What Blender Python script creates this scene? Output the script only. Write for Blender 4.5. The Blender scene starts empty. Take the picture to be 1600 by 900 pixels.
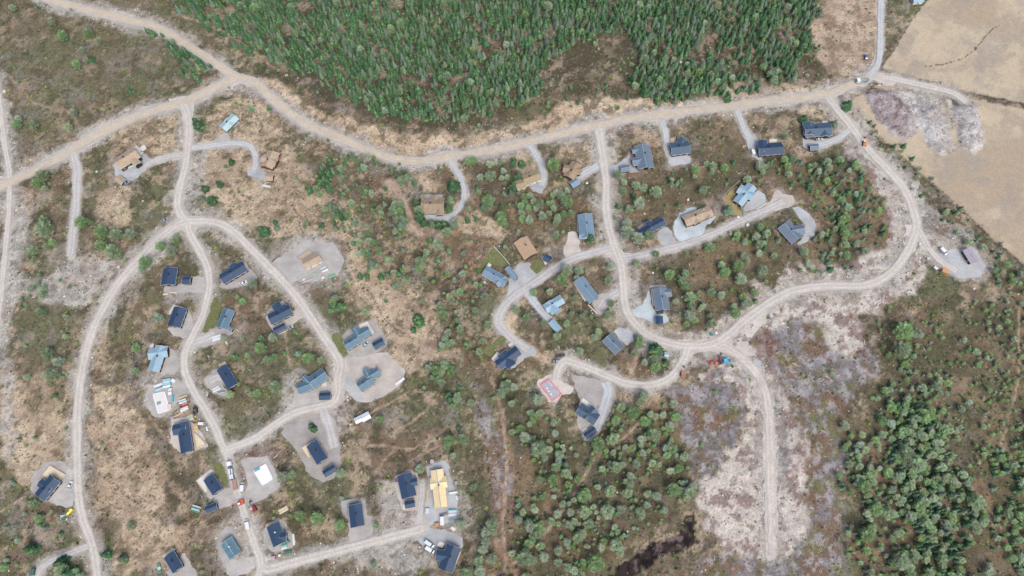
import bpy, math, random
import numpy as np
from mathutils import Matrix, Vector, Euler
from mathutils.geometry import tessellate_polygon

random.seed(7)
RNG = np.random.default_rng(11)
scene = bpy.context.scene
COL = scene.collection

# ------------------------------------------------------------------ camera
CAM_H = 400.0
TILT = math.radians(19.6)
ROLL = math.radians(2.15)
FPX = 1067.0                       # focal length in pixels of the 1600 px wide photograph
RM = Matrix.Rotation(TILT, 3, 'X') @ Matrix.Rotation(ROLL, 3, 'Y')
cam_d = bpy.data.cameras.new('camera')
cam = bpy.data.objects.new('camera', cam_d)
COL.objects.link(cam)
cam.location = (0, 0, CAM_H)
cam.rotation_euler = RM.to_euler('XYZ')
cam_d.sensor_width = 36.0
cam_d.lens = 36.0 * FPX / 1600.0
cam_d.clip_start = 1.0
cam_d.clip_end = 30000.0
scene.camera = cam

# ------------------------------------------------------------------ light
SUN_EL, SUN_AZ = math.radians(52), math.radians(150)     # azimuth measured clockwise from north (+Y)
world = bpy.data.worlds.new('World')
scene.world = world
world.use_nodes = True
wn = world.node_tree.nodes
sky = wn.new('ShaderNodeTexSky')
sky.sky_type = 'NISHITA'
sky.sun_disc = False
sky.sun_elevation = SUN_EL
sky.sun_rotation = SUN_AZ
sky.dust_density = 4.0
sky.ozone_density = 1.0
wn['Background'].inputs['Strength'].default_value = 0.145
world.node_tree.links.new(sky.outputs[0], wn['Background'].inputs['Color'])
sd = bpy.data.lights.new('sun', 'SUN')
sd.energy = 1.05
sd.angle = math.radians(28)
sd.color = (1.0, 0.975, 0.95)
so = bpy.data.objects.new('sun', sd)
COL.objects.link(so)
sdir = Vector((math.sin(SUN_AZ) * math.cos(SUN_EL), math.cos(SUN_AZ) * math.cos(SUN_EL), math.sin(SUN_EL)))
so.rotation_euler = sdir.to_track_quat('Z', 'Y').to_euler()
so.location = sdir * 600
vs = scene.view_settings
vs.view_transform = 'Standard'
vs.look = 'None'
vs.gamma = 1.0
vs.use_curve_mapping = False
vs.exposure = 1.0

# ------------------------------------------------------------------ projection helpers
Rn = np.array(RM)

def unproj(u, v, z=0.0):
    """pixel of the photograph -> world x, y on the plane at height z"""
    u = np.asarray(u, float); v = np.asarray(v, float)
    d = np.stack([(u - 800) / FPX, (450 - v) / FPX, -np.ones_like(u)], -1) @ Rn.T
    t = (z - CAM_H) / d[..., 2]
    return d[..., 0] * t, d[..., 1] * t

def proj(x, y, z=0.0):
    p = np.stack([x, y, np.zeros_like(x) + z - CAM_H], -1) @ Rn
    return 800 + FPX * p[..., 0] / -p[..., 2], 450 - FPX * p[..., 1] / -p[..., 2]

def W(u, v, z=0.0):
    x, y = unproj(u, v, z)
    return (float(x), float(y))

ALB = 0.60
def lin(c):
    c = np.asarray(c, float) / 255.0
    return np.where(c <= 0.04045, c / 12.92, ((c + 0.055) / 1.055) ** 2.4)
def S(r, g, b, k=ALB):
    return lin((r, g, b)) * k

# ------------------------------------------------------------------ noise
_lat = np.random.default_rng(5).random((512, 512)).astype(np.float32)
def vn(x, y, seed=0):
    x = x + seed * 37.17; y = y + seed * 91.73
    xi = np.floor(x).astype(np.int64); yi = np.floor(y).astype(np.int64)
    fx = (x - xi).astype(np.float32); fy = (y - yi).astype(np.float32)
    fx = fx * fx * (3 - 2 * fx); fy = fy * fy * (3 - 2 * fy)
    a = _lat[xi & 511, yi & 511]; b = _lat[(xi + 1) & 511, yi & 511]
    c = _lat[xi & 511, (yi + 1) & 511]; d = _lat[(xi + 1) & 511, (yi + 1) & 511]
    return (a * (1 - fx) + b * fx) * (1 - fy) + (c * (1 - fx) + d * fx) * fy
def fbm(x, y, scale, octs=4, seed=0, gain=0.55):
    s = 0; amp = 1; tot = 0; f = 1.0 / scale
    ca, sa = math.cos(0.6), math.sin(0.6)
    for o in range(octs):
        s = s + amp * vn(x * f, y * f, seed + o * 3.3); tot += amp
        amp *= gain; f *= 2.03
        x, y = x * ca - y * sa, x * sa + y * ca
    return s / tot
def sst(a, b, x):
    t = np.clip((x - a) / (b - a), 0, 1)
    return t * t * (3 - 2 * t)

# ------------------------------------------------------------------ raster maps over the ground (laid out once, used as densities)
OX, OY, RW, RH = -200, -180, 2000, 1260
PU, PV = np.meshgrid(np.arange(RW) + OX + 0.5, np.arange(RH) + OY + 0.5)
GX, GY = unproj(PU, PV)
def lay():
    return np.zeros((RH, RW), np.float32)
def fill(L, poly, val=1.0, mode='max'):
    p = np.array(poly, float)
    x0 = max(int(p[:, 0].min()) - OX - 1, 0); x1 = min(int(p[:, 0].max()) - OX + 2, RW)
    y0 = max(int(p[:, 1].min()) - OY - 1, 0); y1 = min(int(p[:, 1].max()) - OY + 2, RH)
    if x1 <= x0 or y1 <= y0: return
    X = PU[y0:y1, x0:x1]; Y = PV[y0:y1, x0:x1]
    ins = np.zeros(X.shape, bool)
    for i in range(len(p)):
        ax, ay = p[i]; bx, by = p[(i + 1) % len(p)]
        if ay == by: continue
        c = (ay > Y) != (by > Y)
        ins ^= c & (X < (bx - ax) * (Y - ay) / (by - ay) + ax)
    s = L[y0:y1, x0:x1]
    if mode == 'max': s[ins] = np.maximum(s[ins], val)
    else: s[ins] = val
def stroke(L, pts, w, val=1.0, mode='max'):
    h = w / 2.0
    for (a, b) in zip(pts[:-1], pts[1:]):
        ax, ay = a; bx, by = b
        x0 = max(int(min(ax, bx) - h) - OX - 1, 0); x1 = min(int(max(ax, bx) + h) - OX + 2, RW)
        y0 = max(int(min(ay, by) - h) - OY - 1, 0); y1 = min(int(max(ay, by) + h) - OY + 2, RH)
        if x1 <= x0 or y1 <= y0: continue
        X = PU[y0:y1, x0:x1]; Y = PV[y0:y1, x0:x1]
        dx, dy = bx - ax, by - ay
        t = np.clip(((X - ax) * dx + (Y - ay) * dy) / max(dx * dx + dy * dy, 1e-6), 0, 1)
        ins = (X - ax - t * dx) ** 2 + (Y - ay - t * dy) ** 2 <= h * h
        s = L[y0:y1, x0:x1]
        if mode == 'max': s[ins] = np.maximum(s[ins], val)
        else: s[ins] = val
def blur(L, r):
    r = int(r)
    if r < 1: return L
    for _ in range(2):
        for ax in (0, 1):
            P = np.pad(L, [(r + 1, r) if k == ax else (0, 0) for k in (0, 1)], mode='edge')
            c = np.cumsum(P, ax, dtype=np.float64)
            n = L.shape[ax]
            hi = np.take(c, np.arange(2 * r + 1, 2 * r + 1 + n), ax); lo = np.take(c, np.arange(0, n), ax)
            L = ((hi - lo) / (2 * r + 1)).astype(np.float32)
    return L
WPX = (fbm(GX, GY, 14, 3, 40) - 0.5) * 26 + (fbm(GX, GY, 3.2, 2, 44) - 0.5) * 9
WPY = (fbm(GX, GY, 14, 3, 50) - 0.5) * 26 + (fbm(GX, GY, 3.2, 2, 54) - 0.5) * 9
def warp(L, k=1.0):
    xi = np.clip((np.arange(RW)[None, :] + WPX * k).astype(int), 0, RW - 1)
    yi = np.clip((np.arange(RH)[:, None] + WPY * k).astype(int), 0, RH - 1)
    return L[yi, xi]
def look(L, x, y, z=0.0):
    u, v = proj(np.asarray(x, float), np.asarray(y, float), z)
    xi = np.clip((u - OX).astype(int), 0, RW - 1); yi = np.clip((v - OY).astype(int), 0, RH - 1)
    return L[yi, xi]
def spline(pts, step=3.0):
    """Catmull-Rom through pts"""
    P = [np.array(p, float) for p in pts]
    P = [2 * P[0] - P[1]] + P + [2 * P[-1] - P[-2]]
    out = []
    for i in range(1, len(P) - 2):
        a, b, c, d = P[i - 1:i + 3]
        n = max(2, int(np.linalg.norm(c - b) / step))
        for k in range(n):
            t = k / n
            out.append(0.5 * ((2 * b) + (c - a) * t + (2 * a - 5 * b + 4 * c - d) * t * t + (3 * b - a - 3 * c + d) * t ** 3))
    out.append(P[-2])
    return out

# ------------------------------------------------------------------ roads: (name, points, width px, verge width px, colour family)
ROADS = [
 ('gravel_road', [(60,-14),(80,0),(130,14),(200,31),(250,46),(300,76),(340,101),(368,119),(398,128),(432,160),(475,192),(512,208),(550,224),(587,240),(625,250),(662,251),(700,245),(760,236),(800,229),(870,211),(935,196),(1000,183),(1080,173),(1150,165),(1200,158),(1282,149),(1312,140),(1350,124),(1358,119)], 12.5, 30, 'main'),
 ('gravel_road', [(1352,123),(1362,113),(1373,95),(1375,62),(1376,12),(1380,-30),(1390,-80)], 8.5, 14, 'blue'),
 ('gravel_road', [(372,121),(337,136),(295,156),(250,170),(200,187),(150,210),(120,229),(100,242),(60,264),(20,282),(0,291),(-40,308),(-90,330)], 14, 26, 'main'),
 ('gravel_road', [(284,160),(292,175),(295,200),(294,225),(290,257),(281,292),(277,317),(282,335),(292,347),(298,367),(310,388),(324,417),(327,445),(324,465),(315,497),(298,530),(289,555),(290,582),(303,612),(321,641),(338,672),(345,690),(355,710),(362,737),(370,767),(380,797),(391,830),(400,857),(408,880),(402,908),(396,940)], 11.5, 26, 'light'),
 ('gravel_road', [(289,347),(275,353),(250,372),(216,407),(185,443),(170,467),(156,492),(142,525),(132,562),(125,600),(121,650),(121,690),(121,725),(123,775),(130,812),(144,850),(151,890),(153,940)], 13, 30, 'light'),
 ('gravel_road', [(290,346),(325,346),(350,352),(370,366),(390,386),(412,408),(435,432),(450,448),(462,462),(482,490),(505,525),(522,550),(531,567),(529,590)], 12, 30, 'light'),
 ('gravel_road', [(349,702),(362,699),(400,684),(437,658),(467,643),(500,635),(520,628),(528,610),(527,585)], 12, 26, 'light'),
 ('gravel_road', [(404,872),(415,889),(450,881),(500,868),(550,855),(600,842),(650,829),(662,825)], 13, 28, 'light'),
 ('gravel_road', [(935,197),(939,225),(943,250),(947,287),(947,325),(952,357),(960,385),(970,412),(974,445),(975,468),(981,490),(997,511),(1017,526),(1045,536),(1075,541),(1112,538),(1137,524),(1162,502),(1200,474),(1240,454),(1290,447),(1350,446),(1385,431),(1410,405),(1424,380),(1432,350),(1421,312),(1405,285),(1382,260),(1355,232),(1332,200),(1312,175),(1292,150)], 13, 40, 'light'),
 ('gravel_road', [(1430,350),(1440,368),(1450,386),(1470,408),(1495,424)], 10, 26, 'light'),
 ('gravel_road', [(1075,541),(1068,562),(1050,587),(1025,600),(1000,602),(975,598),(950,588),(925,577),(900,568),(882,564),(872,575),(868,592)], 12, 24, 'light'),
 ('gravel_road', [(958,387),(940,391),(925,395),(895,404),(867,420),(832,444),(800,466),(783,486),(779,505),(790,519),(803,532),(825,547)], 12, 22, 'grey'),
 ('gravel_road', [(966,403),(985,402),(1025,393),(1075,380),(1125,361),(1162,343),(1200,326),(1225,314)], 11, 20, 'grey'),
 ('gravel_road', [(1118,538),(1142,547),(1162,562),(1182,584),(1196,612),(1201,650),(1203,700),(1204,760),(1206,820),(1206,868)], 12, 34, 'spur'),
 ('gravel_road', [(113,236),(120,262),(120,290),(119,325),(114,365),(110,400)], 12, 18, 'grey'),
 ('gravel_road', [(-6,120),(2,180),(7,225),(15,270),(14,330),(10,375),(5,425),(0,480),(-8,540),(-20,600)], 8, 20, 'light'),
 ('gravel_road', [(1372,120),(1400,124),(1430,131),(1462,138),(1490,146),(1510,160)], 10, 18, 'light'),
 ('driveway', [(704,247),(709,260),(719,277),(725,300),(720,322),(704,339),(688,340),(668,338)], 7.5, 12, 'blue'),
 ('driveway', [(826,226),(836,240),(846,258),(850,275),(846,290)], 8, 12, 'blue'),
 ('driveway', [(1034,189),(1039,205),(1042,222),(1044,240)], 9, 14, 'blue'),
 ('driveway', [(1151,172),(1157,186),(1163,202),(1171,216)], 8.5, 14, 'blue'),
 ('driveway', [(1336,198),(1326,204),(1310,216),(1290,224),(1278,227)], 9, 14, 'blue'),
 ('driveway', [(296,231),(315,230),(340,226),(370,224),(388,227),(397,238),(400,254),(396,268)], 8, 14, 'blue'),
 ('driveway', [(290,240),(270,243),(248,248),(234,255),(224,262)], 8, 14, 'grey'),
 ('driveway', [(934,259),(918,268),(903,277)], 10, 14, 'blue'),
 ('driveway', [(822,456),(832,468),(848,488),(860,500)], 11, 14, 'blue'),
 ('driveway', [(945,597),(950,612),(945,632),(936,658),(930,672)], 15, 18, 'blue'),
 ('driveway', [(140,852),(118,861),(95,870),(70,882),(55,900)], 9, 26, 'grey'),
 ('driveway', [(327,596),(340,590),(352,590)], 12, 16, 'grey'),
 ('driveway', [(300,536),(318,530),(336,523)], 14, 16, 'grey'),
 ('driveway', [(656,826),(656,800),(659,775),(660,755)], 9, 18, 'grey'),
 ('driveway', [(502,632),(508,650),(516,672),(522,700)], 14, 16, 'grey'),
 ('driveway', [(968,455),(955,463),(944,472),(938,482)], 12, 14, 'grey'),
]
# extra gravel yards and lawns (name, polygon, colour)
PADS = [
 ('gravel_yard', [(256,446),(276,446),(302,432),(322,431),(324,450),(322,458),(256,457)], 'grey'),
 ('gravel_yard', [(340,448),(352,436),(384,415),(400,425),(402,436),(386,446),(360,452)], 'grey'),
 ('gravel_yard', [(262,511),(280,512),(291,478),(298,490),(304,512),(297,530),(268,523)], 'grey'),
 ('gravel_yard', [(302,528),(330,511),(350,515),(362,507),(366,520),(340,536),(322,543),(303,543)], 'grey'),
 ('gravel_yard', [(243,582),(250,570),(262,545),(273,548),(278,562),(280,576),(268,586)], 'grey'),
 ('gravel_yard', [(228,612),(240,600),(272,590),(296,602),(300,612),(292,618),(278,628),(262,645),(248,655),(234,645)], 'grey'),
 ('gravel_yard', [(330,580),(340,575),(348,600),(356,614),(350,620),(338,616),(322,602)], 'grey'),
 ('gravel_yard', [(267,654),(290,650),(320,682),(326,700),(304,702),(300,706),(286,712),(266,694)], 'sand'),
 ('gravel_yard', [(412,497),(442,468),(458,488),(470,478),(480,492),(462,502),(446,520),(430,524)], 'sand'),
 ('gravel_yard', [(405,428),(440,398),(478,376),(520,378),(538,404),(530,430),(478,444),(462,438),(446,448),(425,430)], 'grey'),
 ('gravel_yard', [(528,545),(538,520),(562,505),(582,500),(600,520),(606,538),(585,552),(560,560),(545,566),(530,566)], 'grey'),
 ('gravel_yard', [(520,562),(545,560),(580,552),(605,548),(620,565),(634,580),(630,598),(600,618),(574,630),(556,628),(542,610),(528,590)], 'sand'),
 ('gravel_yard', [(524,580),(540,580),(549,598),(564,616),(572,628),(560,628),(545,614),(534,598)], 'blue'),
 ('gravel_yard', [(461,606),(480,613),(502,592),(514,596),(516,612),(519,624),(500,632),(470,642),(450,648),(456,630)], 'grey'),
 ('gravel_yard', [(515,600),(524,590),(538,600),(540,620),(530,636),(516,640),(520,625)], 'sand'),
 ('gravel_yard', [(438,676),(452,660),(478,650),(512,646),(524,656),(530,690),(534,726),(520,750),(504,754),(484,744),(474,724),(460,700)], 'gravel'),
 ('gravel_yard', [(376,716),(396,716),(418,712),(428,728),(440,758),(418,776),(400,788),(385,790),(378,770),(388,760)], 'grey'),
 ('gravel_yard', [(330,790),(336,776),(350,762),(368,760),(378,785),(362,790),(340,796)], 'grey'),
 ('gravel_yard', [(308,752),(330,733),(352,765),(346,775),(326,780)], 'grey'),
 ('gravel_yard', [(48,745),(70,722),(96,720),(112,735),(116,775),(110,792),(84,788),(66,782),(50,768)], 'rough'),
 ('gravel_yard', [(80,770),(98,736),(114,735),(116,788),(104,795),(76,782)], 'grey'),
 ('gravel_yard', [(345,832),(352,822),(366,826),(378,850),(374,870),(362,880),(350,890),(344,870),(338,852)], 'grey'),
 ('gravel_yard', [(350,880),(370,874),(384,872),(400,870),(402,884),(384,898),(358,900)], 'grey'),
 ('gravel_yard', [(256,895),(288,862),(300,884),(312,905),(280,912)], 'grey'),
 ('gravel_yard', [(411,826),(440,808),(452,828),(462,850),(444,862),(424,864),(412,845)], 'grey'),
 ('gravel_yard', [(532,784),(545,779),(570,779),(574,806),(584,812),(584,832),(562,852),(545,850),(545,812),(534,805)], 'grey'),
 ('gravel_yard', [(616,744),(640,732),(652,738),(655,760),(663,770),(660,800),(640,798),(628,796),(618,765)], 'sand'),
 ('gravel_yard', [(666,727),(695,720),(702,730),(708,758),(712,770),(715,800),(708,818),(664,820),(664,790),(668,760)], 'blue'),
 ('gravel_yard', [(655,824),(690,826),(722,838),(725,850),(718,862),(690,850),(680,862),(650,846),(640,836)], 'blue'),
 ('gravel_yard', [(176,255),(222,238),(240,250),(225,268),(205,284),(192,290),(180,272)], 'blue'),
 ('gravel_yard', [(336,222),(342,210),(352,206),(358,210),(360,224),(348,232),(338,230)], 'grey'),
 ('gravel_yard', [(384,272),(396,258),(408,266),(420,270),(430,276),(420,284),(406,282),(392,276)], 'blue'),
 ('gravel_yard', [(664,334),(690,334),(706,336),(706,352),(698,350),(690,342),(664,342)], 'blue'),
 ('gravel_yard', [(824,290),(840,276),(852,272),(853,288),(846,303),(834,298)], 'blue'),
 ('gravel_yard', [(893,274),(908,264),(938,254),(940,262),(918,272),(906,284)], 'blue'),
 ('gravel_yard', [(948,262),(966,256),(984,240),(990,238),(992,264),(1010,262),(1018,256),(1020,262),(990,270),(968,272),(955,272)], 'blue'),
 ('gravel_yard', [(1037,225),(1046,220),(1048,242),(1078,242),(1081,250),(1076,256),(1046,260),(1042,250)], 'blue'),
 ('gravel_yard', [(1162,205),(1182,212),(1188,225),(1188,244),(1196,252),(1184,252),(1174,242),(1166,222)], 'blue'),
 ('gravel_yard', [(1252,212),(1260,220),(1300,216),(1302,222),(1284,232),(1268,236),(1256,230)], 'blue'),
 ('gravel_yard', [(880,390),(888,364),(900,361),(906,374),(904,388),(912,396),(886,406)], 'sand'),
 ('gravel_yard', [(800,425),(812,412),(826,408),(832,422),(840,436),(822,452),(806,462),(790,466),(794,444)], 'blue'),
 ('gravel_yard', [(1024,362),(1032,358),(1044,352),(1052,368),(1054,382),(1034,386),(1030,374)], 'blue'),
 ('gravel_yard', [(1052,350),(1060,336),(1074,326),(1090,322),(1084,338),(1104,342),(1118,334),(1120,340),(1100,358),(1104,364),(1086,374),(1062,378),(1053,366)], 'aqua'),
 ('gravel_yard', [(1162,322),(1186,296),(1192,300),(1196,310),(1196,318),(1180,328),(1162,332)], 'blue'),
 ('gravel_yard', [(1196,322),(1206,312),(1208,300),(1214,296),(1224,302),(1240,306),(1244,314),(1234,324),(1210,328),(1200,332)], 'sand'),
 ('gravel_yard', [(1236,322),(1248,324),(1262,330),(1272,344),(1276,358),(1270,370),(1258,380),(1244,384),(1258,366),(1258,352),(1246,336)], 'blue'),
 ('gravel_yard', [(924,472),(936,460),(948,458),(966,450),(966,464),(954,474),(942,484),(934,490)], 'grey'),
 ('gravel_yard', [(986,484),(1004,478),(1014,450),(1020,484),(1038,486),(1044,492),(1044,504),(1026,508),(1016,502),(1000,496),(986,490)], 'aqua'),
 ('gravel_yard', [(956,518),(966,510),(974,512),(990,520),(992,530),(980,542),(976,538),(966,524)], 'blue'),
 ('gravel_yard', [(796,526),(804,522),(820,534),(834,544),(838,553),(818,560),(802,576),(796,580),(812,556),(808,540)], 'blue'),
 ('gravel_yard', [(838,596),(856,586),(872,585),(882,600),(898,606),(894,616),(880,616),(870,630),(862,632),(846,612)], 'sand'),
 ('gravel_yard', [(890,585),(906,588),(940,596),(944,606),(938,630),(926,640),(908,628),(898,606)], 'rough'),
 ('gravel_yard', [(900,640),(914,624),(930,640),(944,656),(936,672),(926,690),(914,688),(902,664)], 'grey'),
 ('gravel_yard', [(1462,400),(1478,392),(1500,390),(1520,384),(1532,398),(1540,416),(1530,432),(1504,436),(1486,430),(1472,416)], 'blue'),
 ('gravel_yard', [(1155,544),(1162,540),(1174,545),(1172,552),(1160,553)], 'blue'),
 ('gravel_yard', [(1174,563),(1184,560),(1190,566),(1188,576),(1180,574)], 'blue'),
 ('lawn', [(330,480),(338,462),(346,478),(338,510),(320,522),(316,518)], 'lawn'),
 ('lawn', [(748,420),(771,384),(797,414),(790,418),(770,412),(758,424),(752,430)], 'lawn'),
 ('lawn', [(752,548),(790,520),(797,528),(776,544),(768,560)], 'lawn'),
 ('lawn', [(1128,310),(1150,290),(1156,296),(1146,312),(1160,334),(1150,338),(1138,322)], 'straw'),
 ('lawn', [(518,524),(530,518),(536,536),(544,552),(534,560),(526,545)], 'lawn'),
 ('lawn', [(826,415),(838,404),(848,412),(852,420),(836,430)], 'lawn'),
 ('lawn', [(334,728),(346,724),(354,745),(354,762),(346,756)], 'lawn'),
]

# ------------------------------------------------------------------ tree regions
# (label, group, polygon, trees per 100 m2 of [spruce, pine, birch], height range, clump threshold)
TREG = [
 ('forest_n', [(160,-90),(1275,-90),(1272,50),(1240,128),(1150,148),(1060,158),(1000,150),(985,130),(1000,80),(960,55),(905,66),(855,92),(840,150),(800,175),(700,190),(640,188),(560,172),(520,140),(480,118),(430,95),(385,75),(350,60),(300,25),(240,-5)], (14,1.3,0.5), (3.5,9.5), 0.33),
 ('forest_n', [(1000,-90),(1275,-90),(1272,50),(1240,128),(1150,145),(1060,150),(1010,120),(1000,80)], (0.5,2.2,0.8), (6,10), 0.34),
 ('forest_n', [(850,75),(905,66),(960,55),(1000,80),(1000,155),(870,170),(840,150)], (1.2,0.7,1.2), (2,4.5), 0.44),
 ('forest_n', [(420,120),(520,160),(640,205),(720,200),(800,180),(1000,158),(1200,150),(1300,125),(1270,60),(1240,120),(1000,150),(860,168),(640,190),(520,140),(400,90)], (1.6,0.4,0.5), (1.5,4), 0.42),
 ('triangle', [(225,40),(255,52),(345,108),(318,132),(290,118),(270,90),(235,60)], (6.5,0.4,0.1), (5,9), 0.25),
 ('west_heath', [(-80,-80),(120,-40),(150,60),(150,200),(60,240),(-80,300)], (0.06,0.32,0.12), (6,10), 0.55),
 ('west_heath', [(120,40),(230,70),(320,130),(180,190),(130,190)], (0.18,0.12,0.3), (3,7), 0.5),
 ('west_plots', [(50,268),(100,262),(108,400),(30,430),(60,360)], (0.0,0.9,0.1), (4,8), 0.5),
 ('west_plots', [(125,345),(240,350),(230,420),(150,430),(120,400)], (0.0,0.8,0.1), (4,7), 0.5),
 ('west_plots', [(30,440),(140,400),(125,520),(115,680),(30,690),(25,560)], (0.25,0.8,0.1), (3,6), 0.48),
 ('slope', [(305,240),(400,290),(470,250),(560,235),(470,330),(560,420),(540,440),(440,350),(300,320)], (0.9,0.1,0.1), (2.5,5), 0.55),
 ('slope', [(330,150),(390,140),(480,200),(600,250),(560,300),(470,240),(400,190)], (0.6,0.7,0.4), (3,6), 0.45),
 ('slope', [(470,240),(560,232),(640,262),(650,330),(625,365),(600,400),(560,400),(500,340)], (2.0,1.8,0.4), (3,7), 0.45),
 ('belt', [(560,380),(640,350),(690,380),(740,400),(760,500),(760,560),(660,560),(690,500),(640,450),(560,430)], (0.8,1.9,0.4), (3,7), 0.43),
 ('belt', [(500,430),(600,410),(690,470),(670,540),(600,500),(520,500)], (0.5,0.25,0.1), (3,6), 0.5),
 ('belt', [(665,560),(700,555),(720,590),(750,615),(752,640),(720,640),(690,625),(665,600)], (0.8,3.4,0.2), (6,9), 0.25),
 ('belt', [(700,640),(760,640),(762,700),(740,740),(760,800),(800,900),(800,960),(735,960),(745,880),(720,800),(700,720)], (0.1,1.0,0.2), (5,9), 0.42),
 ('mid_lots', [(640,330),(662,300),(700,345),(720,335),(735,300),(800,250),(835,300),(900,290),(905,330),(900,360),(800,360),(760,350),(700,365)], (0.6,1.6,0.2), (5,9), 0.35),
 ('mid_lots', [(720,255),(800,240),(822,240),(820,262),(760,290),(735,290)], (0.4,0.9,0.2), (4,7), 0.4),
 ('mid_lots', [(955,270),(1040,265),(1100,260),(1140,200),(1160,215),(1170,255),(1240,250),(1250,300),(1180,285),(1140,300),(1060,330),(1040,330),(960,360)], (0.4,1.2,0.2), (4,8), 0.42),
 ('mid_lots', [(1080,195),(1150,190),(1160,210),(1150,225),(1085,220)], (1.6,0.2,0.1), (2,4), 0.4),
 ('east_lots', [(1170,250),(1340,240),(1350,290),(1385,320),(1380,370),(1340,420),(1290,420),(1270,380),(1290,350),(1260,310),(1200,280)], (2.6,3.2,0.6), (3.5,7), 0.36),
 ('east_lots', [(1000,410),(1060,395),(1130,375),(1200,345),(1235,385),(1290,395),(1320,430),(1230,445),(1160,490),(1110,520),(1060,520),(1050,470)], (0.4,1.7,0.3), (4,8), 0.38),
 ('loop_lots', [(800,480),(850,500),(890,520),(950,560),(990,580),(1050,560),(1040,530),(990,520),(970,490),(950,500),(900,500),(880,470),(895,420),(950,410),(962,450),(930,430),(870,440),(830,465)], (0.1,1.0,0.1), (5,8), 0.45),
 ('south_pines', [(795,660),(850,640),(900,690),(945,680),(960,640),(1040,620),(1075,700),(1085,790),(1000,840),(940,890),(900,960),(780,960),(800,880),(795,760)], (0.9,6.0,0.3), (2,7), 0.37),
 ('south_pines', [(740,560),(800,590),(840,640),(850,680),(800,700),(780,640)], (0.0,0.9,0.1), (4,8), 0.42),
 ('se_forest', [(1350,650),(1372,590),(1400,560),(1440,600),(1500,700),(1520,760),(1560,900),(1580,980),(1352,980),(1345,900),(1318,850),(1340,790),(1308,740),(1312,680)], (2.2,6.0,0.2), (3,6.5), 0.38),
 ('se_forest', [(1380,480),(1440,500),(1640,440),(1700,480),(1700,960),(1580,980),(1540,850),(1500,720),(1430,600),(1370,560)], (1.0,5.0,0.8), (2,5), 0.40),
 ('se_forest', [(1400,600),(1460,640),(1500,740),(1530,860),(1540,960),(1400,960),(1390,760)], (6.0,6.5,0.1), (4,8), 0.34),
 ('se_forest', [(1540,720),(1640,640),(1700,700),(1700,960),(1600,960),(1560,840)], (4.5,4.5,0.1), (3.5,7), 0.40),
 ('hedge', [(1328,150),(1345,158),(1400,225),(1440,272),(1495,325),(1545,372),(1620,430),(1700,500),(1690,530),(1600,470),(1560,440),(1480,350),(1425,295),(1395,260),(1380,250)], (0.9,1.6,0.9), (3,6), 0.35),
 ('south_west', [(0,720),(50,740),(70,790),(110,800),(120,840),(60,870),(30,930),(-60,930),(-60,700)], (0.4,0.9,0.2), (3,6), 0.42),
 ('south_west', [(150,800),(240,800),(330,830),(340,860),(240,870),(170,860)], (0.5,0.6,0.3), (3,6), 0.45),
 ('south_west', [(80,875),(130,870),(138,900),(120,960),(70,960)], (1.0,1.0,0.1), (5,8), 0.3),
 ('village', [(335,560),(440,500),(500,560),(450,620),(340,670),(330,620)], (0.1,0.7,0.1), (4,7), 0.5),
 ('village', [(370,460),(420,440),(420,500),(400,560),(340,560),(350,530)], (0.05,0.6,0.1), (4,7), 0.5),
 ('village', [(440,740),(520,755),(610,740),(600,800),(530,780),(520,840),(460,850)], (0.1,0.55,0.1), (3,6), 0.5),
 ('village', [(260,700),(320,690),(300,740),(270,740)], (1.2,0.6,0.1), (2,4), 0.4),
 ('corner', [(1425,-30),(1450,-30),(1445,5),(1430,30),(1424,20)], (2.5,0.3,0.1), (4,6), 0.1),
]
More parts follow.
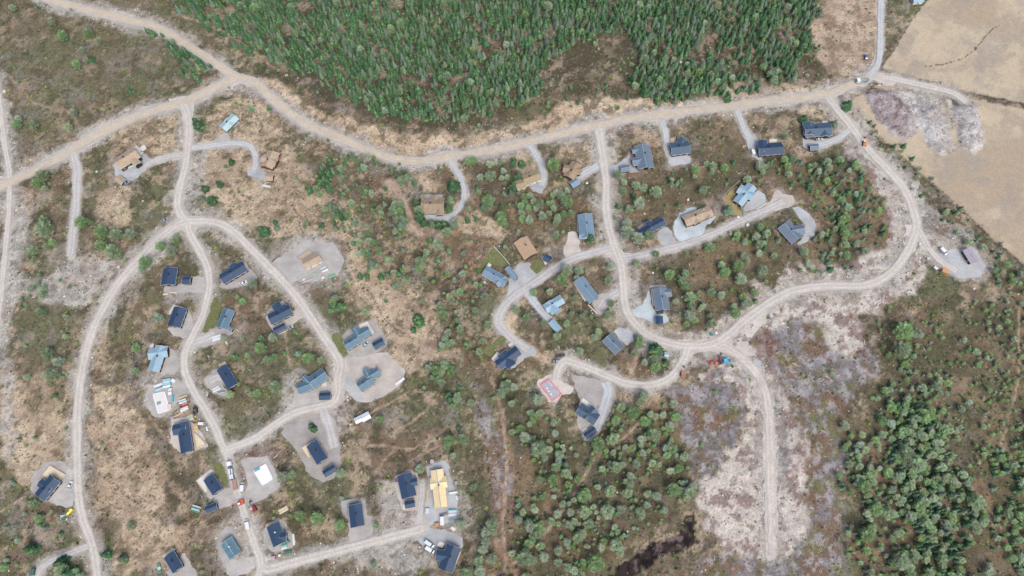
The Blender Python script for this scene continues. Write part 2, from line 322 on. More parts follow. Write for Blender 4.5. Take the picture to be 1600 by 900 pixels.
# hand placed trees: crown centre in the photograph, crown width px, kind
HAND = [(864,261,20,'P'),(815,254,10,'S'),(965,274,15,'P'),(974,299,13,'P'),(994,291,13,'P'),(1005,294,12,'P'),(1025,302,17,'P'),(998,321,19,'P'),(983,328,13,'P'),(979,366,20,'P'),(995,374,18,'P'),(1014,369,15,'P'),(923,372,14,'S'),(868,368,14,'P'),(892,334,12,'P'),(881,335,11,'P'),(847,339,14,'P'),(827,345,14,'P'),(888,318,14,'P'),(858,333,9,'P'),(843,321,14,'P'),(1098,298,13,'P'),(1025,397,10,'P'),(995,412,11,'P'),(885,423,18,'P'),(877,438,17,'P'),(949,439,13,'P'),(1138,327,14,'S'),(1065,440,14,'P'),(1071,428,13,'P'),(1156,438,17,'P'),(1190,425,15,'P'),
 (630,284,16,'P'),(699,364,15,'P'),(710,354,13,'P'),(708,290,16,'S'),(684,382,16,'P'),(662,348,10,'S'),(675,348,11,'S'),(685,350,11,'S'),(694,350,11,'S'),(655,338,12,'S'),(649,315,10,'S'),(703,311,12,'S'),(700,325,12,'S'),(618,322,14,'P'),(626,322,14,'P'),(615,332,14,'P'),(624,335,15,'P'),(629,342,14,'S'),(620,345,13,'P'),(627,352,13,'S'),(504,272,12,'S'),(512,268,12,'S'),(508,280,12,'S'),(500,285,12,'S'),(513,294,11,'S'),(495,296,12,'P'),(484,296,9,'S'),(516,320,10,'S'),(523,324,10,'S'),(528,333,11,'S'),(533,337,10,'S'),(411,361,16,'S'),(429,346,8,'S'),(431,355,8,'S'),(582,412,15,'S'),(595,431,11,'S'),(572,430,9,'S'),(562,430,9,'S'),(501,350,7,'S'),(475,352,6,'S'),
 (70,277,15,'P'),(62,288,13,'P'),(75,361,22,'P'),(70,345,12,'P'),(185,369,16,'P'),(162,365,17,'P'),(207,367,14,'P'),(180,395,18,'P'),(160,385,13,'P'),(132,351,16,'P'),(270,392,15,'P'),(275,376,11,'P'),(252,385,12,'P'),(230,411,15,'P'),(342,287,10,'S'),(319,294,10,'S'),(330,312,11,'S'),(316,309,8,'S'),(360,251,8,'S'),(309,194,16,'S'),
 (807,485,13,'P'),(822,496,11,'P'),(893,490,10,'P'),(910,494,10,'P'),(899,465,11,'P'),(950,491,13,'P'),(955,474,10,'P'),(885,506,11,'P'),(849,504,12,'P'),(870,525,12,'P'),(906,549,12,'P'),(991,552,12,'P'),(1025,547,17,'S'),(1021,561,14,'P'),(1024,574,15,'P'),(1007,566,11,'P'),(1041,565,10,'S'),(997,539,12,'P'),(1077,495,18,'P'),(1077,466,18,'P'),(1111,457,15,'P'),(1126,462,13,'P'),(1112,506,13,'P'),(1149,490,13,'P'),(970,637,16,'P'),(989,646,19,'P'),(1007,659,15,'P'),(1007,617,14,'P'),(1000,627,15,'P'),(962,657,13,'P'),(840,625,17,'P'),(842,702,24,'P'),(820,684,17,'P'),(934,695,20,'P'),(957,686,20,'P'),(1020,680,20,'P'),(961,730,18,'P'),(985,744,12,'P'),(868,730,15,'P'),(884,740,16,'P'),(863,750,16,'P'),(910,776,17,'P'),(953,768,18,'P'),(980,770,17,'P'),(1052,765,18,'P'),(1075,770,17,'P'),(948,798,19,'P'),(970,796,14,'P'),(820,872,26,'P'),(903,840,17,'P'),(828,822,17,'P'),(840,834,16,'P'),(872,860,14,'P'),(930,880,22,'P'),(962,852,18,'P'),(888,820,12,'P'),(810,812,13,'P'),(912,800,20,'P'),
 (668,833,0,'P'),(768,818,17,'P'),(759,832,16,'P'),(760,846,16,'P'),(755,858,15,'P'),(748,875,17,'P'),(768,873,16,'P'),(750,893,18,'P'),(730,895,18,'P'),(496,810,17,'P'),(469,806,14,'P'),(532,820,14,'P'),(443,745,16,'P'),(457,741,13,'P'),(587,822,10,'P'),(656,732,13,'P'),(533,740,13,'P'),(583,882,10,'P'),
 (431,605,17,'P'),(420,563,15,'P'),(482,560,15,'P'),(502,563,13,'P'),(408,545,16,'P'),(427,528,13,'P'),(519,477,10,'S'),(532,478,13,'S'),(652,497,14,'S'),(655,503,12,'S'),(645,514,9,'S'),(593,655,11,'P'),(687,590,0,'P'),(743,485,12,'P'),(762,508,14,'P'),(706,468,10,'P'),(85,587,17,'P'),(95,567,14,'P'),(78,554,16,'P'),(66,490,13,'P'),(250,498,14,'P'),(211,580,12,'P'),(213,543,11,'P'),(1309,560,0,'P'),(1408,520,22,'P'),(1405,550,22,'P'),(1462,603,13,'P'),(1412,710,20,'P'),(1428,727,22,'P'),(1348,760,16,'P'),(1367,797,16,'P'),(1352,835,18,'P'),(1386,803,16,'P'),(1404,878,20,'P'),(1520,785,20,'P'),(1325,164,11,'S'),(1257,185,10,'S'),(1303,194,11,'S'),(1227,213,9,'P'),(57,787,14,'P'),(48,858,14,'S'),(100,890,16,'P'),(95,880,14,'S'),(108,897,14,'S'),(165,866,12,'S'),(190,873,11,'S'),(485,665,9,'S'),(489,670,8,'S'),(397,670,0,'P'),(396,445,14,'P')]

TLABEL = {
 'forest_n': ('in the dense forest along the top edge', 'dense forest along the top edge'),
 'triangle': ('in the wedge above the top left fork', 'wedge above the top left road fork'),
 'west_heath': ('on the brown heath in the upper left corner', 'heath in the upper left corner'),
 'west_plots': ('on the empty plots beside the western road', 'empty plots beside the long western road'),
 'slope': ('dotted over the tan slope below the main road', 'tan slope below the main road'),
 'belt': ('in the wild belt between the two cabin areas', 'wild belt between the two cabin areas'),
 'mid_lots': ('between the upper right hand cabins', 'ground between the upper right hand cabins'),
 'east_lots': ('in the thicket around the eastern dead end', 'thicket around the eastern dead end'),
 'loop_lots': ('inside the right hand road loop', 'right hand road loop'),
 'south_pines': ('in the open wood at the bottom centre', 'open wood at the bottom centre'),
 'se_forest': ('in the forest filling the lower right corner', 'forest in the lower right corner'),
 'hedge': ('in the overgrown strip along the field ditch', 'overgrown strip along the field ditch'),
 'south_west': ('in the scrub of the lower left corner', 'scrub of the lower left corner'),
 'village': ('between the lower left cabins', 'ground between the lower left cabins'),
 'corner': ('beside the ditch at the top right corner', 'top right field corner'),
}

# ------------------------------------------------------------------ materials
def nd(nt, t, **kw):
    n = nt.nodes.new(t)
    for k, v in kw.items():
        if k in n.inputs: n.inputs[k].default_value = v
        else: setattr(n, k, v)
    return n
def base_mat(name, rough=0.9, spec=0.2, metal=0.0):
    m = bpy.data.materials.new(name)
    m.use_nodes = True
    b = m.node_tree.nodes['Principled BSDF']
    b.inputs['Roughness'].default_value = rough
    b.inputs['Specular IOR Level'].default_value = spec
    b.inputs['Metallic'].default_value = metal
    return m, m.node_tree, b
def coord(nt):
    return nd(nt, 'ShaderNodeTexCoord').outputs['Object']
def noise(nt, vec, scale, detail=3.0, rough=0.6):
    n = nd(nt, 'ShaderNodeTexNoise')
    n.inputs['Scale'].default_value = scale
    n.inputs['Detail'].default_value = detail
    n.inputs['Roughness'].default_value = rough
    nt.links.new(vec, n.inputs['Vector'])
    return n.outputs['Fac']
def maprange(nt, x, a, b, c, d):
    n = nd(nt, 'ShaderNodeMapRange')
    nt.links.new(x, n.inputs[0])
    for i, v in zip((1, 2, 3, 4), (a, b, c, d)): n.inputs[i].default_value = v
    return n.outputs[0]
def math2(nt, op, a, b):
    n = nd(nt, 'ShaderNodeMath', operation=op)
    for i, v in enumerate((a, b)):
        if isinstance(v, (int, float)): n.inputs[i].default_value = v
        else: nt.links.new(v, n.inputs[i])
    return n.outputs[0]
def scale_col(nt, colsock, fac):
    n = nd(nt, 'ShaderNodeVectorMath', operation='SCALE')
    nt.links.new(colsock, n.inputs[0])
    if isinstance(fac, (int, float)): n.inputs['Scale'].default_value = fac
    else: nt.links.new(fac, n.inputs['Scale'])
    return n.outputs[0]
def bump(nt, b, h, strength, dist):
    n = nd(nt, 'ShaderNodeBump')
    n.inputs['Strength'].default_value = strength
    n.inputs['Distance'].default_value = dist
    nt.links.new(h, n.inputs['Height'])
    nt.links.new(n.outputs[0], b.inputs['Normal'])

def vcol_mat(name, lo, hi, s1, s2, bstr=0.6, bdist=0.25, rnd=0.0, rough=0.95, spec=0.1):
    """surface whose own colour sits in the 'Col' attribute, broken up by two noises"""
    m, nt, b = base_mat(name, rough, spec)
    at = nd(nt, 'ShaderNodeAttribute'); at.attribute_name = 'Col'
    v = coord(nt)
    f1 = maprange(nt, noise(nt, v, s1, 4), 0.3, 0.7, lo, hi)
    f2 = maprange(nt, noise(nt, v, s2, 3), 0.3, 0.7, (1 + lo) / 2, (1 + hi) / 2)
    f = math2(nt, 'MULTIPLY', f1, f2)
    if rnd:
        oi = nd(nt, 'ShaderNodeObjectInfo')
        f = math2(nt, 'MULTIPLY', f, maprange(nt, oi.outputs['Random'], 0, 1, 1 - rnd, 1 + rnd))
    nt.links.new(scale_col(nt, at.outputs['Color'], f), b.inputs['Base Color'])
    if bstr: bump(nt, b, noise(nt, v, s1, 4), bstr, bdist)
    return m
M = {}
def ground_mat():
    m, nt, b = base_mat('heath_and_gravel', .97, .05)
    at = nd(nt, 'ShaderNodeAttribute'); at.attribute_name = 'Col'
    v = coord(nt)
    n1 = noise(nt, v, 0.95, 6, .78); n2 = noise(nt, v, 0.28, 5, .7); n3 = noise(nt, v, 0.6, 5, .75)
    f = math2(nt, 'MULTIPLY', maprange(nt, n1, .36, .64, .68, 1.32), maprange(nt, n2, .35, .65, .86, 1.14))
    f = math2(nt, 'ADD', 1.0, math2(nt, 'MULTIPLY', math2(nt, 'SUBTRACT', f, 1.0), at.outputs['Alpha']))
    c = scale_col(nt, at.outputs['Color'], f)
    mx = nd(nt, 'ShaderNodeMix', data_type='RGBA', blend_type='MULTIPLY')
    mx.inputs[0].default_value = 1.0
    mx2 = nd(nt, 'ShaderNodeMix', data_type='RGBA')
    mx2.inputs[6].default_value = (1.03, .98, .94, 1); mx2.inputs[7].default_value = (.95, 1.03, .98, 1)
    nt.links.new(maprange(nt, n3, .4, .6, 0, 1), mx2.inputs[0])
    nt.links.new(c, mx.inputs[6]); nt.links.new(mx2.outputs[2], mx.inputs[7])
    nt.links.new(mx.outputs[2], b.inputs['Base Color'])
    bump(nt, b, n1, .8, .35)
    return m
M['ground'] = ground_mat()
M['road'] = vcol_mat('road_gravel', 0.86, 1.14, 0.9, 0.16, 0.4, 0.08)
M['foliage'] = vcol_mat('foliage', 0.85, 1.15, 2.0, 0.6, 0.0, 0, 0.22, 0.75, 0.2)
M['litter'] = vcol_mat('heath_plants', 0.8, 1.2, 2.0, 0.6, 0.0)
def yard_mat(name, wave):
    m, nt, b = base_mat(name, .95, .08)
    at = nd(nt, 'ShaderNodeAttribute'); at.attribute_name = 'Col'
    v = coord(nt)
    f = maprange(nt, noise(nt, v, .11, 6, .62), .35, .65, .84, 1.13)
    f = math2(nt, 'MULTIPLY', f, maprange(nt, noise(nt, v, 1.2, 5, .75), .35, .65, .88, 1.12))
    w = nd(nt, 'ShaderNodeTexWave', wave_type='RINGS'); w.inputs['Scale'].default_value = .06; w.inputs['Distortion'].default_value = 14.0
    w.inputs['Detail'].default_value = 3.0; w.inputs['Detail Scale'].default_value = .35
    nt.links.new(v, w.inputs['Vector'])
    f = math2(nt, 'MULTIPLY', f, maprange(nt, w.outputs['Fac'], .75, 1.0, 1.0, 1.0 - wave))
    nt.links.new(scale_col(nt, at.outputs['Color'], f), b.inputs['Base Color'])
    bump(nt, b, noise(nt, v, 1.2, 4), .4, .08)
    return m
M['yard'] = yard_mat('yard_gravel', .045)
M['stone'] = vcol_mat('stone', 0.85, 1.15, 3.0, 1.0, 0.3, 0.05)

_mc = {}
def mat(name, rgb, rough=0.8, spec=0.3, metal=0.0, var=0.12, sc=1.5, k=ALB):
    key = (name, tuple(rgb))
    if key in _mc: return _mc[key]
    m, nt, b = base_mat(name, rough, spec, metal)
    v = coord(nt)
    f = math2(nt, 'MULTIPLY', maprange(nt, noise(nt, v, sc, 4), 0.3, 0.7, 1 - var, 1 + var),
              maprange(nt, noise(nt, v, sc * 0.22, 2), 0.3, 0.7, 1 - var * .7, 1 + var * .7))
    rg = nd(nt, 'ShaderNodeRGB'); c = S(*rgb, k=k)
    rg.outputs[0].default_value = (c[0], c[1], c[2], 1)
    nt.links.new(scale_col(nt, rg.outputs[0], f), b.inputs['Base Color'])
    _mc[key] = m
    return m
def roof_mat(name, rgb, rough=0.55, seam=0.0, pitch=0.5, spec=0.35, var=0.10):
    """roofing: UV.x runs along the eave, UV.y up the slope (metres)"""
    m, nt, b = base_mat(name, rough, spec)
    uv = nd(nt, 'ShaderNodeUVMap')
    sx = nd(nt, 'ShaderNodeSeparateXYZ'); nt.links.new(uv.outputs[0], sx.inputs[0])
    fr = math2(nt, 'FRACT', math2(nt, 'DIVIDE', sx.outputs[0], pitch), 0)
    ln = maprange(nt, fr, 0.80, 0.84, 0.0, 1.0)
    fy = math2(nt, 'FRACT', math2(nt, 'DIVIDE', sx.outputs[1], pitch * 0.8), 0)
    ly = maprange(nt, fy, 0.82, 0.86, 0.0, 1.0)
    v = coord(nt)
    f = math2(nt, 'MULTIPLY', maprange(nt, noise(nt, v, 0.35, 4), 0.3, 0.7, 1 - var, 1 + var),
              maprange(nt, noise(nt, v, 2.5, 3), 0.3, 0.7, 1 - var, 1 + var))
    f = math2(nt, 'MULTIPLY', f, math2(nt, 'SUBTRACT', 1.0, math2(nt, 'MULTIPLY', ln, seam)))
    rg = nd(nt, 'ShaderNodeRGB'); c = S(*rgb)
    rg.outputs[0].default_value = (c[0], c[1], c[2], 1)
    nt.links.new(scale_col(nt, rg.outputs[0], f), b.inputs['Base Color'])
    bump(nt, b, math2(nt, 'ADD', ln, math2(nt, 'MULTIPLY', ly, 0.5)), 0.5, 0.05)
    return m
def turf_mat(name, rgb, rgb2):
    m, nt, b = base_mat(name, 0.95, 0.05)
    v = coord(nt)
    mx = nd(nt, 'ShaderNodeMix', data_type='RGBA')
    c1 = S(*rgb); c2 = S(*rgb2)
    mx.inputs[6].default_value = (*c1, 1); mx.inputs[7].default_value = (*c2, 1)
    nt.links.new(maprange(nt, noise(nt, v, 0.8, 5, 0.7), 0.4, 0.65, 0, 1), mx.inputs[0])
    nt.links.new(scale_col(nt, mx.outputs[2], maprange(nt, noise(nt, v, 4.0, 3), 0.3, 0.7, 0.8, 1.2)), b.inputs['Base Color'])
    bump(nt, b, noise(nt, v, 3.0, 4), 0.9, 0.2)
    return m

# ------------------------------------------------------------------ mesh helpers
def link_mesh(name, verts, faces_flat, nper, material, parent=None, col=None, kind=None, smooth=False):
    """numpy arrays -> one mesh object; faces all have nper corners"""
    me = bpy.data.meshes.new(name)
    nf = len(faces_flat) // nper
    me.vertices.add(len(verts)); me.vertices.foreach_set('co', np.asarray(verts, np.float32).ravel())
    me.loops.add(len(faces_flat)); me.loops.foreach_set('vertex_index', np.asarray(faces_flat, np.int32))
    me.polygons.add(nf); me.polygons.foreach_set('loop_start', np.arange(nf, dtype=np.int32) * nper)
    if smooth: me.polygons.foreach_set('use_smooth', np.ones(nf, bool))
    me.update(calc_edges=True)
    if col is not None:
        ca = me.color_attributes.new('Col', 'FLOAT_COLOR', 'POINT')
        c4 = np.ones((len(verts), 4), np.float32); c4[:, :col.shape[1]] = col
        ca.data.foreach_set('color', c4.ravel())
    me.materials.append(material)
    o = bpy.data.objects.new(name, me)
    COL.objects.link(o)
    if parent is not None: o.parent = parent
    if kind: o['kind'] = kind
    return o

# ------------------------------------------------------------------ ground map: which cover grows or lies where
rf = {k: fbm(GX, GY, sc, oc, sd) for k, (sc, oc, sd) in dict(a=(34, 4, 1), b=(11, 4, 2), c=(3.4, 3, 3), d=(1.6, 2, 4), e=(70, 3, 5), f=(6, 4, 6)).items()}
def mixc(A, B, t):
    return A + (B - A) * t[..., None]
def C3(*c): return np.broadcast_to(S(*c), (RH, RW, 3)).astype(np.float32)
hf = fbm(GX, GY, 9, 6, 8, .72); hg = fbm(GX, GY, 6, 6, 9, .74); hk = fbm(GX, GY, 26, 7, 10, .7)
heath = mixc(C3(124, 108, 88), C3(112, 110, 80), sst(.44, .58, rf['a']))
heath = mixc(heath, C3(128, 98, 78), sst(.53, .64, hk) * .6)
heath = mixc(heath, C3(180, 158, 130), sst(.51, .62, hf) * .75)
heath = mixc(heath, C3(146, 138, 134), sst(.55, .64, fbm(GX, GY, 15, 6, 19, .7)) * .5)
heath = mixc(heath, C3(84, 80, 60), sst(.50, .61, hg) * .8)
tan = mixc(C3(212, 188, 156), C3(194, 168, 138), sst(.4, .62, hk))
tan = mixc(tan, C3(112, 98, 76), sst(.53, .62, fbm(GX, GY, 7, 6, 77, .7)) * .85)
tan = mixc(tan, C3(158, 134, 110), sst(.5, .65, rf['c']) * .6)
rub = mixc(C3(196, 188, 176), C3(168, 161, 153), sst(.42, .6, rf['f']))
rub = mixc(rub, C3(128, 114, 102), sst(.54, .66, rf['c']) * .8)
rub = mixc(rub, C3(176, 160, 144), sst(.5, .62, rf['b']) * .5)
pale = mixc(C3(204, 192, 178), C3(186, 174, 164), sst(.42, .58, hk))
pale = mixc(pale, C3(138, 112, 106), sst(.51, .60, fbm(GX, GY, 8, 6, 79, .75)) * .85)
lil = mixc(C3(140, 133, 136), C3(122, 112, 106), sst(.4, .6, rf['f']))
lil = mixc(lil, C3(128, 98, 74), sst(.5, .62, rf['b']) * .85)
lil = mixc(lil, C3(118, 114, 66), sst(.58, .68, fbm(GX, GY, 8, 4, 12)) * .8)
lil = mixc(lil, C3(182, 174, 174), sst(.56, .68, rf['c']) * .6)
field = mixc(C3(200, 180, 150), C3(182, 160, 134), sst(.4, .6, fbm(GX, GY, 40, 6, 66, .65)))
field = mixc(field, C3(176, 158, 138), sst(.50, .68, fbm(GX, GY, 12, 6, 67, .75)) * .6)
field = mixc(field, C3(166, 154, 142), sst(.49, .68, fbm(GX, GY, 24, 6, 68, .75)) * .65)
pinktan = mixc(C3(194, 170, 144), C3(178, 152, 130), sst(.45, .6, rf['b']))
pinktan = mixc(pinktan, C3(134, 112, 92), sst(.54, .66, rf['f']) * .7)
red = mixc(C3(124, 84, 80), C3(146, 122, 116), sst(.45, .6, rf['c']))
redrub = mixc(C3(160, 144, 144), C3(130, 106, 106), sst(.42, .58, fbm(GX, GY, 10, 6, 86, .78)))
redrub = mixc(redrub, C3(184, 176, 174), sst(.50, .60, fbm(GX, GY, 7, 6, 87, .8)) * .8)
peat = mixc(C3(40, 32, 35), C3(62, 50, 48), sst(.4, .6, rf['c']))
peat = mixc(peat, C3(120, 104, 100), sst(.6, .7, rf['f']) * .8)
forestfloor = mixc(C3(84, 78, 60), C3(124, 106, 88), sst(.50, .64, hf))
forestfloor = mixc(forestfloor, C3(172, 150, 130), sst(.55, .64, fbm(GX, GY, 10, 6, 15, .7)) * .75)
bark = mixc(C3(128, 102, 82), C3(158, 128, 98), sst(.45, .6, rf['c']))
roadc = mixc(C3(196, 186, 172), C3(182, 174, 164), sst(.4, .6, rf['b']))
greyc = mixc(C3(172, 168, 164), C3(154, 150, 148), sst(.4, .6, rf['b']))
grass = mixc(C3(128, 128, 88), C3(150, 142, 108), sst(.4, .6, rf['f']))

GC = heath.copy(); TRKM = lay()
CLS = {k: lay() for k in ('tan', 'rub', 'lil', 'field', 'forest', 'hard', 'peat')}
def put(colr, shapes, soft=5, wk=1.0, amt=1.0, cls=None, grain=0.5):
    """shapes: ('p', polygon) filled or ('l', width, points) stroked"""
    global GC
    L = lay()
    for s in shapes:
        if s[0] == 'p': fill(L, s[1])
        else: stroke(L, spline(s[2], 6), s[1])
    L = warp(blur(L, soft), wk)
    L = sst(.5 - .38, .5 + .38, L + (rf['f'] - .5) * grain * 1.6 + (rf['c'] - .5) * grain) * (L > 0.02) * amt
    GC = mixc(GC, colr, L)
    if cls:
        for k in CLS: CLS[k] *= (1 - L)
        if cls in CLS: CLS[cls] = np.maximum(CLS[cls], L)

P = lambda *a: ('p', list(a))
Ln = lambda w, *a: ('l', w, list(a))
put(forestfloor, [('p', r[1]) for r in TREG if r[0] in ('forest_n', 'triangle')] + [('p', TREG[28][1])], 6, 1, .9, 'forest')
floorc = mixc(C3(92, 86, 64), C3(112, 98, 74), sst(.42, .6, hk))
floorc = mixc(floorc, C3(150, 122, 92), sst(.53, .63, fbm(GX, GY, 22, 6, 95, .68)) * .7)
put(floorc, [('p', r[1]) for r in TREG if r[0] in ('south_pines', 'se_forest', 'mid_lots', 'east_lots')], 6, 1, .7, None, .7)
put(tan, [P((395,118),(430,120),(475,165),(560,195),(640,205),(700,210),(760,205),(850,180),(870,160),(1010,152),(1090,158),(1200,150),(1265,128),(1310,118),(1330,128),(1280,144),(1150,162),(1000,180),(870,205),(760,228),(662,244),(600,234),(530,208),(470,180))], 4, .8, 1, 'tan', .35)
put(tan, [P((225,180),(280,172),(284,240),(200,235),(160,215)), P((160,285),(210,285),(208,345),(180,360),(160,350)), P((330,170),(400,140),(440,200),(470,260),(560,340),(600,400),(560,440),(480,370),(400,370),(310,330),(300,260)), P((25,300),(52,300),(50,345),(25,350))], 6, 1, .8, 'tan', .9)
put(tan, [P((530,370),(600,410),(690,470),(690,560),(640,590),(610,560),(590,520),(560,480),(540,440))], 6, 1, .85, 'tan', .8)
put(tan, [P((0,560),(35,600),(110,560),(112,700),(40,760),(0,700)), P((140,600),(220,620),(240,700),(270,800),(240,830),(170,800),(145,700)), P((145,510),(170,500),(170,560),(140,580)), P((210,800),(300,820),(280,880),(180,900),(170,860))], 7, 1, .85, 'tan', .7)
put(tan, [P((800,420),(812,455),(800,520),(840,550),(880,575),(850,572),(815,550),(800,570)), P((780,500),(800,480),(810,520),(850,560),(800,540)), P((900,600),(990,610),(1045,600),(1030,625),(990,640),(920,625))], 3, .7, .9, 'tan', .3)
put(pinktan, [P((1268,-100),(1372,-100),(1376,30),(1368,95),(1345,125),(1300,112),(1270,90)), P((1095,150),(1130,120),(1190,130),(1290,135),(1200,148),(1100,160)), P((590,285),(622,282),(638,320),(652,350),(690,365),(690,380),(655,372),(630,358),(640,340),(632,318),(612,300)), P((1235,228),(1250,226),(1262,244),(1258,252),(1245,245))], 3, .7, .95, 'tan', .4)
put(tan, [P((1250,165),(1310,165),(1325,200),(1310,215),(1300,190),(1250,190),(1235,230)), P((880,215),(930,215),(930,260),(870,250)), P((985,200),(1030,200),(1035,225),(1000,230)), P((800,240),(822,235),(838,262),(835,280),(812,270)), P((650,270),(690,268),(700,290),(655,300)), P((740,330),(800,360),(790,375),(700,370),(660,375))], 4, .9, .8, 'tan', .8)
oliv = mixc(C3(116, 112, 84), C3(98, 92, 68), sst(.42, .6, hf))
put(oliv, [P((-100,-80),(230,-80),(330,60),(300,120),(170,180),(120,200),(0,260),(-120,300)), P((330,560),(440,500),(500,560),(450,620),(370,690),(330,620)), P((20,440),(110,400),(125,520),(105,640),(40,660))], 8, 1, .35, None, 1.1)
put(lil, [P((1040,610),(1100,590),(1150,600),(1165,640),(1150,700),(1110,735),(1088,790),(1075,700)), P((1205,490),(1330,480),(1350,540),(1370,580),(1320,620),(1315,700),(1310,800),(1330,960),(1180,960),(1230,880),(1265,760),(1280,700),(1240,610),(1190,545)), P((1100,870),(1240,880),(1240,960),(1060,960))], 5, 1, .95, 'lil', .5)
put(rub, [P((0,300),(25,295),(50,330),(30,430),(60,440),(110,400),(122,395),(165,405),(190,420),(165,440),(130,480),(30,460),(0,560)), P((130,370),(160,400),(200,420),(250,375),(270,370),(235,420),(170,430)), P((300,235),(330,240),(310,300),(290,330),(285,290)), P((1,560),(20,560),(30,700),(10,720)), P((150,460),(180,470),(175,500),(150,500))], 6, 1, .9, 'rub', .8)
put(rub, [P((590,755),(622,742),(656,800),(650,826),(592,838),(585,800)), P((222,590),(250,580),(275,590),(282,640),(262,660),(226,640)), P((435,600),(470,575),(500,600),(470,650),(430,670)), P((705,755),(735,780),(738,820),(712,840),(700,800)), P((500,630),(545,640),(550,672),(530,690),(520,650)), P((430,380),(480,362),(540,380),(548,420),(520,450),(470,450),(440,440)), P((255,440),(330,440),(330,470),(260,470)), P((335,820),(400,800),(400,880),(350,895)), P((560,860),(640,840),(690,880),(640,900),(560,890))], 6, 1.1, .8, 'rub', .9)
put(pale, [P((1090,575),(1150,560),(1190,540),(1225,600),(1246,640),(1268,700),(1256,740),(1262,800),(1250,850),(1230,875),(1130,868),(1092,800),(1090,765),(1130,720),(1158,690),(1165,640),(1150,600),(1100,600)), P((1110,500),(1150,470),(1180,448),(1240,420),(1290,412),(1340,412),(1385,385),(1395,340),(1390,300),(1440,330),(1450,400),(1430,450),(1375,484),(1310,495),(1345,515),(1340,555),(1305,550),(1285,500),(1240,492),(1185,532),(1130,560)), P((1335,230),(1380,240),(1440,330),(1430,350),(1395,330),(1370,290),(1340,258)), Ln(44, (1340,225),(1385,275),(1412,330),(1425,380))], 6, 1.1, 1, 'rub', .75)
put(rub, [P((1400,260),(1440,285),(1440,330),(1425,335)), P((1440,320),(1465,330),(1530,380),(1562,420),(1540,445),(1490,440),(1460,410),(1440,360))], 5, 1, .9, 'rub', .6)
put(field, [P((1379,107),(1392,84),(1409,58),(1432,18),(1452,-4),(1480,-100),(1850,-160),(1850,240),(1600,161),(1512,143),(1462,129)), P((1318,158),(1342,148),(1372,132),(1420,132),(1500,150),(1600,170),(1850,250),(1850,640),(1600,413),(1537,360),(1437,270),(1387,224),(1345,192))], 1, .25, 1, 'field', .05)
put(rub, [P((1385,126),(1440,133),(1500,146),(1530,170),(1520,182),(1490,172),(1470,166),(1430,160),(1400,146)), P((1425,165),(1480,160),(1500,240),(1480,250),(1440,225))], 3, .9, .8, 'rub', .9)
put(C3(168, 150, 134), [P((1545,25),(1580,20),(1600,60),(1570,75),(1548,55)), P((1390,95),(1420,100),(1440,92),(1470,102),(1520,92),(1560,78),(1610,90),(1560,95),(1480,112),(1420,110)), P((1560,170),(1600,180),(1610,200),(1570,190)), P((1575,280),(1600,290),(1600,350),(1585,330)), P((1410,40),(1430,60),(1420,80),(1400,75))], 3, 1.2, .6, None, 1.2)
put(redrub, [P((1346,140),(1375,138),(1402,144),(1410,160),(1428,178),(1430,206),(1413,218),(1393,211),(1372,188),(1358,164))], 1, .45, 1, 'rub', .2)
moundc = mixc(C3(184, 176, 170), C3(160, 150, 146), sst(.45, .6, fbm(GX, GY, 12, 6, 88, .75)))
moundc = mixc(moundc, C3(214, 208, 202), sst(.53, .62, fbm(GX, GY, 6, 5, 89, .8)) * .7)
put(moundc, [P((1400,138),(1440,150),(1462,162),(1482,200),(1492,228),(1472,247),(1447,232),(1432,200),(1415,165)), P((1482,150),(1508,148),(1525,165),(1535,195),(1537,228),(1520,240),(1503,232),(1495,200),(1485,175))], 2, .5, 1, 'rub', .3)
put(peat, [P((1455,132),(1475,134),(1498,148),(1494,166),(1486,166),(1482,148),(1458,141))], 1, .3, .8, None, .2)
put(red, [P((1180,522),(1205,510),(1222,530),(1215,565),(1195,555)), P((1380,320),(1400,322),(1400,350),(1385,345)), P((1340,255),(1360,262),(1352,285),(1338,270)), P((380,702),(400,690),(428,705),(400,722),(398,760),(382,772),(372,735))], 5, 1, .75, None, .8)
put(bark, [P((775,700),(800,690),(805,760),(790,830),(800,900),(770,960),(760,880),(772,800)), P((690,365),(790,375),(760,400),(740,440),(700,400)), P((1340,690),(1400,690),(1410,740),(1370,780),(1340,760)), P((1500,740),(1530,745),(1560,800),(1600,880),(1580,890),(1540,820)), P((1360,840),(1400,830),(1410,870),(1360,880))], 5, 1, .75, None, .7)
put(bark, [P((755,640),(800,660),(812,760),(800,860),(830,900),(760,960),(745,880),(765,790))], 4, 1, .7, None, .7)
put(lil, [P((700,570),(728,576),(770,640),(796,720),(800,800),(778,860),(768,800),(758,680),(735,625)), P((520,370),(545,380),(540,430),(515,445),(505,410)), P((1440,330),(1475,345),(1480,365),(1450,365))], 3, .7, .8, 'lil', .4)
put(peat, [P((945,905),(975,886),(1004,862),(1022,858),(1040,840),(1058,834),(1062,818),(1078,806),(1084,815),(1082,832),(1092,845),(1070,858),(1045,862),(1010,888),(985,920),(940,940)), P((948,888),(958,882),(964,886),(953,892))], 1, 1.2, 1, 'peat', .9)
